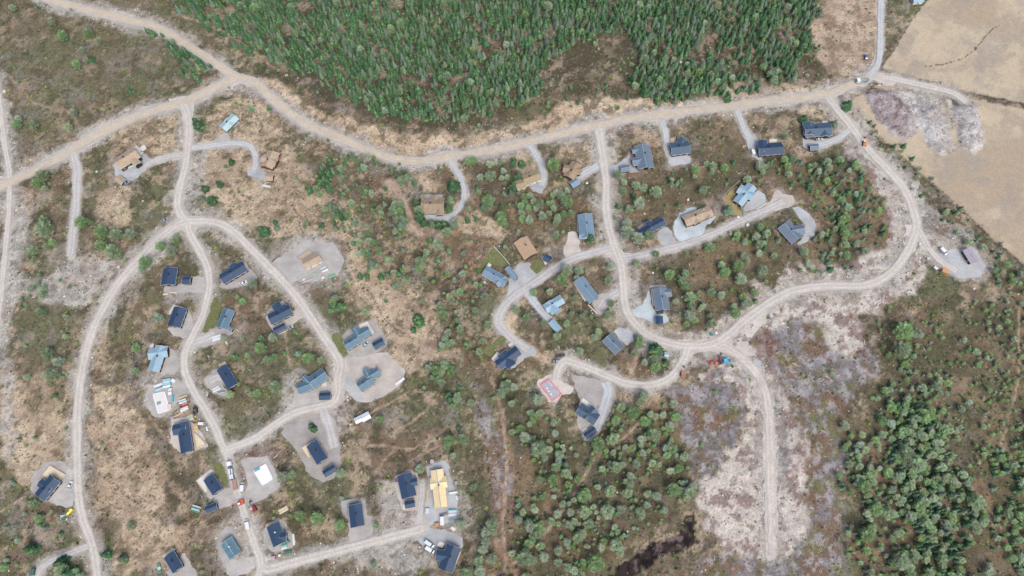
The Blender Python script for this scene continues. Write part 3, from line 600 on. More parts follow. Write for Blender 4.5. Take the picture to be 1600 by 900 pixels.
# worn tracks and ditches
TRK = [(4, (640,340),(652,350),(690,372)), (6, (690,520),(680,545),(660,570),(640,583)), (4, (945,700),(915,740),(890,780),(860,820),(830,855),(790,890)), (2.5, (1500,745),(1530,775),(1560,820),(1590,880)), (3, (1590,480),(1592,560),(1580,640),(1560,700)), (5, (995,552),(990,570),(985,585)), (2, (0,105),(25,130),(50,160),(70,165),(100,172),(120,190),(125,212)), (3.5, (270,20),(330,40),(380,70),(430,105)), (2, (160,720),(195,760),(240,790)), (5, (1325,-60),(1332,20),(1342,80),(1352,125))]
TRK += [(3, (655,650),(668,640),(672,625),(655,612),(635,612),(615,625),(590,640),(572,650)), (3, (600,668),(630,665),(655,652)), (3.5, (560,700),(590,695),(640,700),(680,680),(700,665)), (3, (640,720),(680,700),(720,690)), (3, (0,800),(20,790),(40,775)), (3, (225,640),(270,700),(280,720)), (4, (165,640),(210,690),(250,740),(300,790)), (3.5, (1010,650),(985,672),(962,700)), (5, (770,590),(785,650),(792,720),(785,800),(792,900)), (2.5, (445,490),(447,530),(450,570)), (6, (790,890),(760,905),(740,930))]
trkc = mixc(C3(184, 158, 132), C3(150, 124, 102), sst(.42, .6, rf['c']))
put(trkc, [Ln(w + .5, *p) for w, *p in TRK], 1, .3, .9, None, .1)
for w, *p in TRK: stroke(TRKM, spline(p, 6), w + 1)
put(pinktan, [P((592,285),(620,282),(638,318),(650,345),(668,358),(692,366),(692,378),(655,370),(634,356),(640,338),(630,318),(612,300)), P((660,528),(690,520),(684,545),(664,570),(640,585),(634,572),(655,552))], 1, .3, 1, None, .1)
for q in ([(592,285),(620,282),(638,318),(650,345),(668,358),(692,366),(692,378),(655,370),(634,356),(640,338),(630,318),(612,300)], [(985,552),(1005,552),(995,590),(985,586)]): fill(TRKM, q)
put(peat, [Ln(2.2, (1460,-30),(1432,18),(1408,58),(1392,84),(1379,107),(1412,118),(1462,130),(1512,145),(1600,163),(1700,190)), Ln(1.6, (1320,156),(1350,186),(1387,224),(1437,270),(1487,312),(1537,362),(1600,415),(1700,500))], 0, .2, .6, None, .1)
put(peat, [Ln(1.6, (565,450),(583,462),(592,485),(605,505),(620,515),(640,525)), Ln(1.3, (455,322),(470,338),(490,357),(515,378),(535,400),(545,412),(555,430),(566,450)), Ln(1.6, (700,573),(725,600),(745,630),(757,670),(762,720),(765,770)), Ln(1.4, (1075,895),(1081,850),(1083,800)), Ln(1.4, (130,728),(165,745),(205,778),(240,800),(255,815)), Ln(1.2, (1300,860),(1310,830),(1305,900)), Ln(1.5, (340,40),(372,60),(400,75)), Ln(1.3, (1120,108),(1140,125),(1165,122),(1185,128)), Ln(1.2, (1255,135),(1290,137),(1300,128)), Ln(1.3,(1350,140),(1365,137),(1375,143),(1392,141)), Ln(1.3,(1440,104),(1480,97),(1520,80),(1545,50),(1560,40))], 0, .3, .8, None, .2)
for p in ([(565,450),(583,462),(592,485),(605,505),(620,515),(640,525)], [(455,322),(470,338),(490,357),(515,378),(535,400),(545,412),(555,430),(566,450)], [(700,573),(725,600),(745,630),(757,670),(762,720),(765,770)], [(1460,-30),(1432,18),(1408,58),(1392,84),(1379,107),(1412,118),(1462,130),(1512,145),(1600,163)], [(130,728),(165,745),(205,778),(240,800),(255,815)]): stroke(TRKM, spline(p, 6), 3)
# verges and worn ground round every road and yard
L1 = lay(); L2 = lay(); L3 = lay(); HARD = lay(); ROADM = lay()
for nm, pts, w, vg, fam in ROADS:
    sp = spline(pts, 6)
    stroke(L1 if fam in ('light', 'main', 'spur') else L2, sp, vg * (1.15 if fam in ('light', 'spur') else 1.0))
    stroke(L3, sp, w + 4)
    stroke(HARD, sp, w + 3)
    stroke(ROADM, sp, w + 2)
for nm, poly, fam in PADS:
    if nm == 'gravel_yard': fill(L2, poly)
    fill(HARD, poly); fill(ROADM, poly)
def comp(colr, L, soft, wk, amt, grain, cls=None):
    global GC
    m = warp(blur(L, soft), wk)
    m = sst(.15, .8, m + (rf['f'] - .5) * grain + (rf['c'] - .5) * grain * .8) * (m > .02) * amt
    GC = mixc(GC, colr, m)
    if cls:
        for k in CLS: CLS[k] *= (1 - m)
        CLS[cls] = np.maximum(CLS[cls], m)
comp(rub, L1, 5, .9, .8, 1.2, 'rub')
comp(rub, L2, 3, .5, .6, .8, 'rub')
comp(roadc, L3, 1, .3, .9, .5, 'hard')
HARDB = blur(HARD, 2)
lum = GC.mean(-1, keepdims=True); GC = (lum + (GC - lum) * .84) * np.array([1.0, 1.01, 1.04], np.float32)

def gheight(x, y):
    """height of the ground sheet: low hummocks, none under roads and yards"""
    h = look(HMAP, x, y)
    return h
hm = (fbm(GX, GY, 5.5, 3, 21) - .42) * 1.3 * (1 - CLS['field'] * .85) + (fbm(GX, GY, 2.2, 2, 22) - .45) * .5 * (1 - CLS['field'])
hm = np.clip(hm, -.3, .9)
PIL = lay()
for q in ([(1346,142),(1375,142),(1398,148),(1405,162),(1422,180),(1424,204),(1411,213),(1396,205),(1376,184),(1363,162)], [(1440,175),(1462,168),(1480,205),(1486,228),(1470,243),(1450,228)], [(1486,170),(1508,160),(1524,170),(1532,200),(1532,226),(1519,236),(1505,228),(1498,200)], [(448,388),(500,376),(530,402),(528,425),(515,402),(490,385),(450,398)], [(1150,560),(1160,600),(1172,650),(1150,700),(1130,650),(1110,590)], [(1215,620),(1262,700),(1250,760),(1225,740),(1222,680)]):
    fill(PIL, q)
PIL = blur(warp(PIL, .4), 4)
HMAP = (np.maximum(hm, -.2) + PIL * (1.2 + 1.6 * fbm(GX, GY, 4, 3, 31))) * (1 - sst(.0, .6, HARDB)) - .02
PEATM = CLS['peat']
HMAP = HMAP * (1 - PEATM * .8) - PEATM * .25

xs = np.concatenate([[-9000, -4000, -2000, -1100, -750, -600], np.arange(-505, 545, 1.0), [640, 800, 1200, 2000, 4000, 9000]])
ys = np.concatenate([[-9000, -4000, -2000, -900, -450, -250, -170], np.arange(-120, 478, 1.0), [560, 700, 1000, 1500, 2500, 5000, 9000]])
XX, YY = np.meshgrid(xs, ys)
inside = (XX > -506) & (XX < 546) & (YY > -121) & (YY < 479)
Uc, Vc = proj(np.clip(XX, -505, 545), np.clip(YY, -120, 477))
ui = np.clip((Uc - OX).astype(int), 0, RW - 1); vi = np.clip((Vc - OY).astype(int), 0, RH - 1)
ZZ = np.where(inside, HMAP[vi, ui], 0)
CC = np.concatenate([GC[vi, ui], (1 - .5 * CLS['field'] - .5 * CLS['hard'] - .4 * CLS['peat'])[vi, ui][..., None]], -1)
fw = np.clip(np.minimum(np.minimum(XX + 505, 545 - XX), np.minimum(YY + 120, 477 - YY)) / 30, 0, 1)[..., None]
CC = CC * fw + np.array([*S(122, 110, 88), 1]) * (1 - fw); ZZ = ZZ * fw[..., 0]
nx, ny = len(xs), len(ys)
idx = np.arange(nx * ny).reshape(ny, nx)
F = np.stack([idx[:-1, :-1], idx[:-1, 1:], idx[1:, 1:], idx[1:, :-1]], -1).ravel()
ground = link_mesh('ground', np.stack([XX, YY, ZZ], -1).reshape(-1, 3), F, 4, M['ground'], None, CC.reshape(-1, 4), 'structure', True)

# ------------------------------------------------------------------ road ribbons
FAM = {'main': (S(192, 185, 174), S(200, 184, 158)), 'light': (S(194, 189, 181), S(209, 201, 188)), 'spur': (S(204, 195, 184), S(212, 203, 191)),
       'grey': (S(186, 183, 180), S(200, 196, 190)), 'blue': (S(184, 187, 188), S(196, 198, 198))}
def ribbon(name, pts, w, fam, z):
    sp = np.array(spline(pts, 2.5))
    x, y = unproj(sp[:, 0], sp[:, 1], 0)
    p = np.stack([x, y], -1)
    t = np.gradient(p, axis=0); t /= np.linalg.norm(t, axis=1)[:, None]
    n = np.stack([-t[:, 1], t[:, 0]], -1)
    # local metres per pixel
    xa, ya = unproj(sp[:, 0] + 1, sp[:, 1], 0)
    hw = w * .54 * np.hypot(xa - x, ya - y) * (.9 + .24 * fbm(x, y, 14, 3, 33))
    K = 17
    s = np.linspace(-1, 1, K)
    base, mid = FAM[fam]
    V = []; Cc = []
    jl = fbm(p[:, 0], p[:, 1], 5, 3, 61) - .5; jr = fbm(p[:, 0], p[:, 1], 5, 3, 67) - .5
    for j, q in enumerate(s):
        edge = (jl if q < 0 else jr) * 1.5 * abs(q) ** 3
        off = q * (hw + edge)
        V.append(np.stack([p[:, 0] + n[:, 0] * off, p[:, 1] + n[:, 1] * off, np.full(len(p), z) + .05 * (1 - q * q) - .03 * (abs(q) > .99)], -1))
        if fam == 'main': m = math.exp(-((q - .12) / .42) ** 2)
        else: m = math.exp(-((abs(q) - .42) / .16) ** 2)
        nz = fbm(p[:, 0] * .6 + q * 3, p[:, 1] * .6, 4, 3, 71 + j % 3)
        c = base[None] * (1 - m) + mid[None] * m
        c = c * (.93 + .16 * nz)[:, None] * (1.0 - (.12 if abs(q) > .9 else 0) - (.07 * math.exp(-((q - .1) / .12) ** 2) * (.3 if fam == 'spur' else .5) if fam != 'main' else .05 * math.exp(-((abs(q) - .45) / .1) ** 2)))
        if abs(q) > .7 or fam == 'spur':
            em = .85 if abs(q) > .95 else (.6 if abs(q) > .8 else .3)
            em = np.clip(em + (fbm(p[:, 0] + q * 9, p[:, 1], 4, 3, 73) - .5) * 1.6, 0, 1)[:, None]
            if fam == 'spur': em = np.maximum(em, np.clip(1 - (len(p) - np.arange(len(p))) / 14, 0, 1)[:, None])
            c = c * (1 - em) + look(GC, V[-1][:, 0], V[-1][:, 1]) * em
        Cc.append(c)
    V = np.stack(V, 1); Cc = np.stack(Cc, 1)
    nr = len(p); idx = np.arange(nr * K).reshape(nr, K)
    F = np.stack([idx[:-1, :-1], idx[1:, :-1], idx[1:, 1:], idx[:-1, 1:]], -1).ravel()
    o = link_mesh(name, V.reshape(-1, 3), F[::1], 4, M['road'], None, Cc.reshape(-1, 3), 'structure', True)
    return o
for i, (nm, pts, w, vg, fam) in enumerate(ROADS):
    ribbon(nm, pts, w, fam, .135 + .004 * (len(ROADS) - i))

JUN = [[(340,128),(362,112),(385,116),(410,140),(395,134),(372,136),(350,142)], [(262,150),(288,150),(306,158),(302,176),(298,190),(284,188),(284,172),(270,166)], [(268,350),(284,334),(294,338),(318,340),(326,350),(308,358),(302,374),(290,362),(276,364),(262,372)], [(348,690),(356,690),(376,688),(366,706),(368,722),(356,718)], [(396,850),(410,868),(430,878),(426,892),(408,894),(402,880)],
 [(1056,530),(1100,530),(1128,524),(1150,506),(1150,545),(1168,562),(1140,556),(1112,548),(1086,552),(1076,566),(1062,574),(1064,552)], [(950,376),(966,384),(978,398),(1000,396),(990,408),(976,412),(968,424),(958,406),(944,394)], [(922,194),(950,190),(946,206),(944,220),(934,218),(930,206)], [(1270,148),(1300,140),(1330,132),(1312,154),(1318,170),(1306,172),(1292,158)], [(1340,122),(1362,108),(1378,104),(1384,120),(1404,126),(1400,134),(1364,134),(1340,136)], [(516,560),(534,562),(548,574),(542,592),(534,610),(518,622),(522,596)], [(1414,350),(1432,352),(1442,376),(1452,394),(1438,388),(1424,396),(1412,384)], [(640,824),(652,806),(664,806),(672,824),(668,836),(640,838)], [(1192,640),(1212,640),(1216,700),(1214,760),(1216,850),(1210,880),(1198,878),(1194,800),(1192,720)], [(1090,540),(1150,520),(1200,480),(1216,484),(1170,530),(1180,556),(1130,556)]]
for q in JUN: PADS.append(('road_junction', q, 'junction'))
PADC = {'junction': S(197, 190, 180), 'grey': S(182, 178, 172), 'blue': S(182, 184, 184), 'aqua': S(186, 196, 198), 'sand': S(198, 190, 180), 'gravel': S(172, 166, 160),
        'rough': S(180, 174, 168), 'lawn': S(118, 122, 84), 'straw': S(168, 150, 108)}
def flat_poly(name, poly, colr, z, mt, kind, jit=.5, n=None):
    P_ = []
    for (a, b) in zip(poly, poly[1:] + poly[:1]):
        k = max(1, int(math.hypot(a[0] - b[0], a[1] - b[1]) / 3))
        for i in range(k):
            t = i / k
            P_.append((a[0] + (b[0] - a[0]) * t, a[1] + (b[1] - a[1]) * t))
    P_ = np.array(P_)
    for _ in range(2): P_ = (P_ * 2 + np.roll(P_, 1, 0) + np.roll(P_, -1, 0)) / 4
    x, y = unproj(P_[:, 0], P_[:, 1], z)
    x = x + (fbm(x, y, 2.5, 2, 81) - .5) * 2 * jit; y = y + (fbm(x, y, 2.5, 2, 85) - .5) * 2 * jit
    co = [Vector((a, b, 0)) for a, b in zip(x, y)]
    tri = tessellate_polygon([co])
    v = np.stack([x, y, np.full(len(x), z)], -1)
    f = []
    for a, b, c in tri:
        cr = (v[b] - v[a])[0] * (v[c] - v[a])[1] - (v[b] - v[a])[1] * (v[c] - v[a])[0]
        f += [a, b, c] if cr > 0 else [a, c, b]
    return link_mesh(name, v, np.array(f), 3, mt, None, np.tile(colr, (len(v), 1)), kind)
for i, (nm, poly, fam) in enumerate(PADS):
    jt = .93 + .14 * random.random()
    flat_poly(nm, poly, PADC[fam] * jt, .02 + .0012 * i, M['yard'] if nm != 'lawn' else M['ground'], 'structure', 1.3)

# ------------------------------------------------------------------ building blocks for things
class MB:
    def __init__(s): s.v = []; s.f = []; s.uv = []
    def face(s, pts, uv=None):
        n = len(s.v); s.v += [Vector(p) for p in pts]; s.f.append(list(range(n, n + len(pts))))
        s.uv += list(uv) if uv else [(0, 0)] * len(pts)
    def prism(s, poly, z0, z1):
        """poly: ccw xy list"""
        a = sum(poly[i][0] * poly[(i + 1) % len(poly)][1] - poly[(i + 1) % len(poly)][0] * poly[i][1] for i in range(len(poly)))
        if a < 0: poly = poly[::-1]
        s.face([(x, y, z1) for x, y in poly], [(x, y) for x, y in poly]); s.face([(x, y, z0) for x, y in poly[::-1]])
        for i in range(len(poly)):
            (a, b), (c, d) = poly[i], poly[(i + 1) % len(poly)]
            s.face([(a, b, z0), (c, d, z0), (c, d, z1), (a, b, z1)])
    def box(s, cx, cy, cz, lx, ly, lz, rot=0.0, tilt=0.0):
        R = Matrix.Rotation(rot, 3, 'Z') @ Matrix.Rotation(tilt, 3, 'Y')
        c = [Vector((cx, cy, cz)) + R @ Vector((i * lx / 2, j * ly / 2, k * lz / 2)) for k in (-1, 1) for j in (-1, 1) for i in (-1, 1)]
        for q in ((0, 2, 3, 1), (4, 5, 7, 6), (0, 1, 5, 4), (2, 6, 7, 3), (0, 4, 6, 2), (1, 3, 7, 5)):
            s.face([c[k] for k in q], [(0, 0), (1, 0), (1, 1), (0, 1)])
    def beam(s, a, b, w, h=None):
        a = Vector(a); b = Vector(b); d = b - a
        h = h or w
        q = d.to_track_quat('X', 'Z').to_matrix()
        c = (a + b) / 2; L = d.length
        cs = [c + q @ Vector((i * L / 2, j * w / 2, k * h / 2)) for k in (-1, 1) for j in (-1, 1) for i in (-1, 1)]
        for qd in ((0, 2, 3, 1), (4, 5, 7, 6), (0, 1, 5, 4), (2, 6, 7, 3), (0, 4, 6, 2), (1, 3, 7, 5)):
            s.face([cs[k] for k in qd])
    def cyl(s, c, axis, r, L, n=12):
        q = Vector(axis).to_track_quat('Z', 'Y').to_matrix(); c = Vector(c)
        r0 = [c + q @ Vector((r * math.cos(t), r * math.sin(t), -L / 2)) for t in [2 * math.pi * i / n for i in range(n)]]
        r1 = [c + q @ Vector((r * math.cos(t), r * math.sin(t), L / 2)) for t in [2 * math.pi * i / n for i in range(n)]]
        s.face(r1); s.face(r0[::-1])
        for i in range(n): s.face([r0[i], r0[(i + 1) % n], r1[(i + 1) % n], r1[i]])
    def build(s, name, material, parent=None, world_to_local=None, bevel=0.0):
        me = bpy.data.meshes.new(name)
        vs_ = [world_to_local @ v for v in s.v] if world_to_local is not None else s.v
        me.from_pydata([tuple(v) for v in vs_], [], s.f)
        ul = me.uv_layers.new(name='UVMap')
        for i, u in enumerate(s.uv): ul.data[i].uv = u
        me.materials.append(material)
        o = bpy.data.objects.new(name, me); COL.objects.link(o)
        if parent is not None: o.parent = parent
        if bevel:
            # corners are not shared between faces; merge first so the bevel closes
            import bmesh
            bm = bmesh.new(); bm.from_mesh(me); bmesh.ops.remove_doubles(bm, verts=bm.verts, dist=1e-4)
            bmesh.ops.bevel(bm, geom=list(bm.edges), offset=bevel, segments=2, affect='EDGES', profile=.6)
            bm.to_mesh(me); bm.free()
        return o
def thing(name, label, cat, loc=(0, 0, 0), rot=0.0, group=None):
    o = bpy.data.objects.new(name, None); COL.objects.link(o)
    o.empty_display_size = 1.0
    o.location = loc; o.rotation_euler = (0, 0, rot)
    o['label'] = label; o['category'] = cat
    if group: o['group'] = group
    return o
def tag(o, label, cat, group=None):
    o['label'] = label; o['category'] = cat
    if group: o['group'] = group
    return o

ROOF = {'navy': roof_mat('navy_steel_roof', (48, 72, 100), seam=.12, pitch=1.0),
        'slate': roof_mat('slate_grey_roof', (108, 124, 140), seam=.12, pitch=1.0),
        'dslate': roof_mat('dark_slate_roof', (72, 94, 114), seam=.1, pitch=1.0),
        'teal': roof_mat('grey_teal_roof', (88, 120, 138), seam=.12, pitch=1.0),
        'blue': roof_mat('pale_blue_roof', (152, 182, 198), seam=.2, pitch=1.4, var=.06),
        'midblue': roof_mat('grey_blue_roof', (120, 146, 164), seam=.16, pitch=1.2),
        'aqua': roof_mat('aqua_metal_roof', (176, 204, 208), seam=.22, pitch=1.2, var=.05),
        'panel': roof_mat('teal_underlay_roof', (100, 136, 148), seam=.3, pitch=1.3, var=.2),
        'lilac': roof_mat('weathered_metal_roof', (178, 170, 176), seam=.22, pitch=1.0, var=.08),
        'turf': turf_mat('dry_turf_roof', (192, 172, 148), (162, 146, 126)),
        'turfdark': turf_mat('brown_turf_roof', (172, 152, 128), (144, 128, 108)),
        'turfred': turf_mat('rust_turf_roof', (196, 166, 136), (174, 152, 128)),
        'turfgreen': turf_mat('greenish_turf_roof', (160, 148, 118), (176, 156, 128)),
        'ply': roof_mat('raw_roof_board', (240, 218, 170), seam=.16, pitch=1.2, var=.06, rough=.8),
        'white': roof_mat('white_sheet_roof', (236, 240, 240), seam=.1, pitch=1.0, var=.03)}
WALLM = {'black': mat('black_stained_cladding', (44, 42, 44), .8), 'brown': mat('dark_brown_cladding', (78, 58, 50), .85),
         'grey': mat('grey_cladding', (112, 112, 112), .8), 'red': mat('dark_red_cladding', (104, 52, 46), .85),
         'wood': mat('raw_wood_cladding', (206, 176, 130), .8), 'white': mat('white_cladding', (222, 222, 216), .7)}
TRIM = {'white': mat('white_trim', (226, 226, 222), .6), 'black': mat('black_trim', (50, 50, 54), .6), 'grey': mat('grey_trim', (156, 160, 162), .6), 'wood': mat('raw_wood_trim', (206, 180, 136), .8)}
GLASS, _nt, _b = base_mat('window_glass', .06, .8); _b.inputs['Base Color'].default_value = (*S(58, 70, 80), 1)
PIPE = mat('chimney_steel', (42, 44, 48), .5, .5, .3)
DECKM = {'white': mat('sun_bleached_deck', (226, 218, 206), .8, var=.08), 'wood': mat('fresh_pine_deck', (224, 208, 180), .8, var=.1),
         'tan': mat('tan_deck', (190, 170, 144), .85), 'red': mat('red_stained_deck', (150, 96, 96), .85), 'brown': mat('brown_deck', (120, 88, 74), .85), 'grey': mat('grey_deck', (172, 172, 170), .85)}

HOUSES = []     # (label, pixel centre) kept for naming the trees beside them
def house(name, label, cat, roof, wings, decks=(), wall='black', trim='white', eave=2.7, slope=.40, chim=1, group=None, wins=True, over=.42):
    """wings: (ridge x1, y1, x2, y2, roof width) in photograph pixels of the roof; each becomes a gabled body on the ground"""
    geo = []
    for k, (u1, v1, u2, v2, wp) in enumerate(wings):
        zr = eave + 1.2 + .07 * k
        a = Vector(W(u1, v1, zr)); b = Vector(W(u2, v2, zr))
        mu, mv = (u1 + u2) / 2, (v1 + v2) / 2
        d = (b - a).normalized(); n = Vector((-d.y, d.x))
        # pixels per metre across the ridge
        p0 = proj(np.array([(a + b).x / 2]), np.array([(a + b).y / 2]), zr)
        p1 = proj(np.array([(a + b).x / 2 + n.x]), np.array([(a + b).y / 2 + n.y]), zr)
        ppm = math.hypot(p1[0][0] - p0[0][0], p1[1][0] - p0[1][0])
        hw = wp / 2 / ppm
        e = eave + .045 * k
        geo.append((a, b, d, n, hw, e, e + hw * slope + .03 * k))
    a0, b0, d0, n0 = geo[0][:4]
    c = (a0 + b0) / 2
    rot = math.atan2(d0.y, d0.x)
    t = thing(name, label, cat, (c.x, c.y, 0), rot, group)
    inv = (Matrix.Translation((c.x, c.y, 0)) @ Matrix.Rotation(rot, 4, 'Z')).inverted()
    HOUSES.append((label, *[float(q[0]) for q in proj(np.array([c.x]), np.array([c.y]), 0)]))
    wl = MB(); rfm = MB(); cap = MB(); brd = MB(); fnd = MB()
    rects = []
    for (a, b, d, n, hw, e, r) in geo:
        th = .2
        L = (b - a).length
        A = a + d * over; B = b - d * over
        w_ = hw - over
        sl = (r - e) / hw
        # walls with gables
        for q in (0, 1): pass
        c4 = [A - n * w_, B - n * w_, B + n * w_, A + n * w_]
        rects.append((A, B, d, n, w_))
        ez = e + sl * over - .06; rz = r - .1
        V3 = lambda p, z: (p.x, p.y, z)
        wl.face([V3(c4[0], .15), V3(c4[1], .15), V3(c4[1], ez), V3(c4[0], ez)])
        wl.face([V3(c4[2], .15), V3(c4[3], .15), V3(c4[3], ez), V3(c4[2], ez)])
        wl.face([V3(c4[1], .15), V3(c4[2], .15), V3(c4[2], ez), V3(B, rz), V3(c4[1], ez)])
        wl.face([V3(c4[3], .15), V3(c4[0], .15), V3(c4[0], ez), V3(A, rz), V3(c4[3], ez)])
        fnd.prism([tuple(c4[i] + ((c4[i] - (A + B) / 2).normalized() * -.05)) for i in range(4)], -.3, .18)
        # two roof slabs
        for sgn in (-1, 1):
            ea = a + n * (sgn * hw); eb = b + n * (sgn * hw)
            top = [V3(ea, e + th), V3(eb, e + th), V3(b, r + th), V3(a, r + th)]
            bot = [V3(ea, e), V3(eb, e), V3(b, r), V3(a, r)]
            uv = [(0, 0), (L, 0), (L, hw * 1.1), (0, hw * 1.1)]
            if sgn > 0: top = top[::-1]; bot = bot[::-1]; uv = uv[::-1]
            rfm.face(top, uv); rfm.face(bot[::-1])
            for i in range(4):
                rfm.face([bot[i], bot[(i + 1) % 4], top[(i + 1) % 4], top[i]])
            # fascia and bargeboards, a little proud of the slab
            brd.beam((ea.x + n.x * sgn * .03, ea.y + n.y * sgn * .03, e + .08), (eb.x + n.x * sgn * .03, eb.y + n.y * sgn * .03, e + .08), .05, .22)
            for (en, rd, dd) in ((ea, a, -d), (eb, b, d)):
                o_ = dd * .035
                brd.beam((en.x + o_.x, en.y + o_.y, e + .12), (rd.x + o_.x, rd.y + o_.y, r + .12), .05, .26)
        cap.beam((a.x, a.y, r + th + .02), (b.x, b.y, r + th + .02), .34, .08)
    wobj = wl.build('wall', WALLM[wall], t, inv)
    fnd.build('foundation', mat('concrete', (168, 166, 162), .9), t, inv)
    ro = rfm.build('roof', ROOF[roof], t, inv)
    brd.build('fascia', TRIM[trim], ro, inv)
    if not roof.startswith('turf'):
        cap.build('ridge_cap', mat('ridge_' + roof, (62, 80, 102) if roof in ('navy', 'dslate') else (150, 170, 180)), ro, inv)
    if chim:
        a, b, d, n, hw, e, r = geo[0]
        f = .42
        p = a.lerp(b, f) + n * (hw * .12)
        mb = MB(); mb.box(p.x, p.y, r + .35, .7, .55, 1.5, rot); mb.box(p.x, p.y, r + 1.14, .85, .7, .1, rot)
        mb.build('chimney', PIPE if chim == 1 else mat('white_chimney', (224, 224, 222), .5), ro, inv)
    # windows and a door on the long and gable sides
    if wins:
        nw = 0; door = False
        for k, (A, B, d, n, w_) in enumerate(rects):
            L = (B - A).length
            sides = [(A - n * w_, B - n * w_, -n), (A + n * w_, B + n * w_, n), (A - n * w_, A + n * w_, -d), (B - n * w_, B + n * w_, d)]
            for (p, q, out) in sides:
                ln = (q - p).length
                cnt = max(1, int(ln / 3.6))
                for i in range(cnt):
                    m = p.lerp(q, (i + .5) / cnt)
                    tst = m + out * .5
                    if any(abs((tst - (A2 + B2) / 2).dot(d2)) < (B2 - A2).length / 2 + .2 and abs((tst - (A2 + B2) / 2).dot(n2)) < w2 + .2 for j, (A2, B2, d2, n2, w2) in enumerate(rects) if j != k): continue
                    if nw >= 9: break
                    r_ = math.atan2((q - p).y, (q - p).x)
                    if not door and k == 0 and ln > 5 and i == cnt - 1:
                        mb = MB(); mb.box(m.x + out.x * .03, m.y + out.y * .03, 1.2, 1.0, .08, 2.05, r_)
                        dr = mb.build('door', TRIM['grey'], t, inv); door = True
                        mb = MB(); mb.box(m.x + out.x * .10 + math.cos(r_) * .38, m.y + out.y * .10 + math.sin(r_) * .38, 1.15, .12, .05, .05, r_)
                        mb.build('handle', PIPE, dr, inv)
                        continue
                    ww, wh = (1.5, 1.2) if ln > 5 else (1.0, 1.1)
                    f = MB(); cx, cy = m.x + out.x * .04, m.y + out.y * .04
                    cr, sr = math.cos(r_), math.sin(r_)
                    for sx_ in (-1, 1): f.box(cx + cr * sx_ * ww / 2, cy + sr * sx_ * ww / 2, 1.65, .1, .1, wh + .1, r_)
                    for sz_ in (-1, 1): f.box(cx, cy, 1.65 + sz_ * wh / 2, ww - .1, .1, .1, r_)
                    fo = f.build('window', TRIM[trim if trim != 'wood' else 'white'], t, inv)
                    g = MB(); g.box(cx, cy, 1.65, ww - .12, .03, wh - .12, r_)
                    g.build('pane', GLASS, fo, inv)
                    nw += 1
    for (poly, dc) in decks:
        pts = [W(u, v, .45) for u, v in poly]
        mb = MB(); mb.prism(pts, .22, .46)
        dk = mb.build('terrace', DECKM[dc], t, inv)
        rl = MB()
        for i in range(len(pts)):
            p, q = Vector(pts[i]), Vector(pts[(i + 1) % len(pts)])
            mid = (p + q) / 2
            if any(abs((mid - (A2 + B2) / 2).dot(d2)) < (B2 - A2).length / 2 + .9 and abs((mid - (A2 + B2) / 2).dot(n2)) < w2 + .9 for (A2, B2, d2, n2, w2) in rects): continue
            if (q - p).length < 1.5: continue
            rl.beam((p.x, p.y, 1.42), (q.x, q.y, 1.42), .12, .06)
            nn = max(1, int((q - p).length / 1.8))
            for j in range(nn + 1):
                s_ = p.lerp(q, j / nn); rl.box(s_.x, s_.y, .93, .08, .08, .94)
        if rl.v: rl.build('railing', TRIM['white' if dc == 'white' else 'wood' if dc == 'wood' else 'grey'], dk, inv)
    return t

G = 'cabins with '
H = house
def sh(label, roof, wing, decks=(), **kw):
    return H('garden_shed', label, 'shed', roof, [wing], decks, eave=2.2, chim=0, wins=False, over=.3, **kw)
# upper left
H('cabin', 'small pale aqua metal roofed cabin above the upper left driveway fork', 'cabin', 'aqua', [(347, 200, 367, 180, 14), (352, 186, 362, 194, 11)], [([(364, 192), (372, 188), (375, 192), (366, 199)], 'grey')], wall='grey')
H('cabin', 'long dry turf roofed cabin with black and white front beside the upper left road', 'cabin', 'turf', [(181, 256, 213, 236, 19), (203, 242, 214, 256, 12)], [([(208, 231), (213, 227), (224, 238), (219, 243)], 'white'), ([(218, 229), (226, 226), (229, 232), (221, 238)], 'white')], wall='black', trim='white', eave=3.7)
sh('small turf roofed shed with a black wall below the long turf roofed cabin', 'turf', (181, 276, 192, 284, 11))
H('cabin', 'squarish turf roofed cabin with a red deck corner at the curved driveway end', 'cabin', 'turf', [(415, 261, 427, 236, 20), (408, 245, 432, 254, 15)], [([(431, 238), (441, 241), (438, 249), (430, 246)], 'red')], wall='red', trim='black')
sh('tiny turf roofed shed just below the squarish turf roofed cabin', 'turf', (414, 275, 426, 276, 11), wall='red')
# upper middle
H('cabin', 'wide turf roofed cabin ringed by spruces left of the top hairpin driveway', 'cabin', 'turfdark', [(658, 320, 693, 320, 24), (679, 305, 679, 329, 13), (686, 318, 686, 335, 13)], [([(660, 304), (692, 304), (692, 310), (660, 310)], 'grey')], wall='grey')
H('cabin', 'turf roofed cabin in two stepped blocks beside a grey gravel loop', 'cabin', 'turfgreen', [(818, 281, 842, 272, 17), (806, 289, 820, 285, 14)], [], wall='white', trim='white')
H('cabin', 'turf roofed cabin with brown side decks left of the upper junction', 'cabin', 'turfdark', [(888, 277, 902, 254, 19), (880, 262, 908, 266, 13)], [([(871, 266), (880, 262), (884, 274), (876, 276)], 'brown'), ([(896, 250), (906, 254), (909, 268), (903, 262)], 'brown')], wall='brown', trim='black')
sh('blue grey roofed shed attached below the turf roofed cabin left of the upper junction', 'midblue', (892, 288, 903, 281, 12))
H('cabin', 'big slate grey roofed cabin with a sunken red deck right of the upper junction', 'cabin', 'slate', [(1003, 226, 1010, 262, 25), (988, 252, 1005, 249, 13), (988, 235, 1006, 232, 8)], [([(985, 241), (993, 232), (997, 247), (987, 249)], 'red')], wall='black')
sh('small flat slate roofed shed between the upper junction and the big slate grey cabin', 'slate', (970, 263, 984, 261, 10))
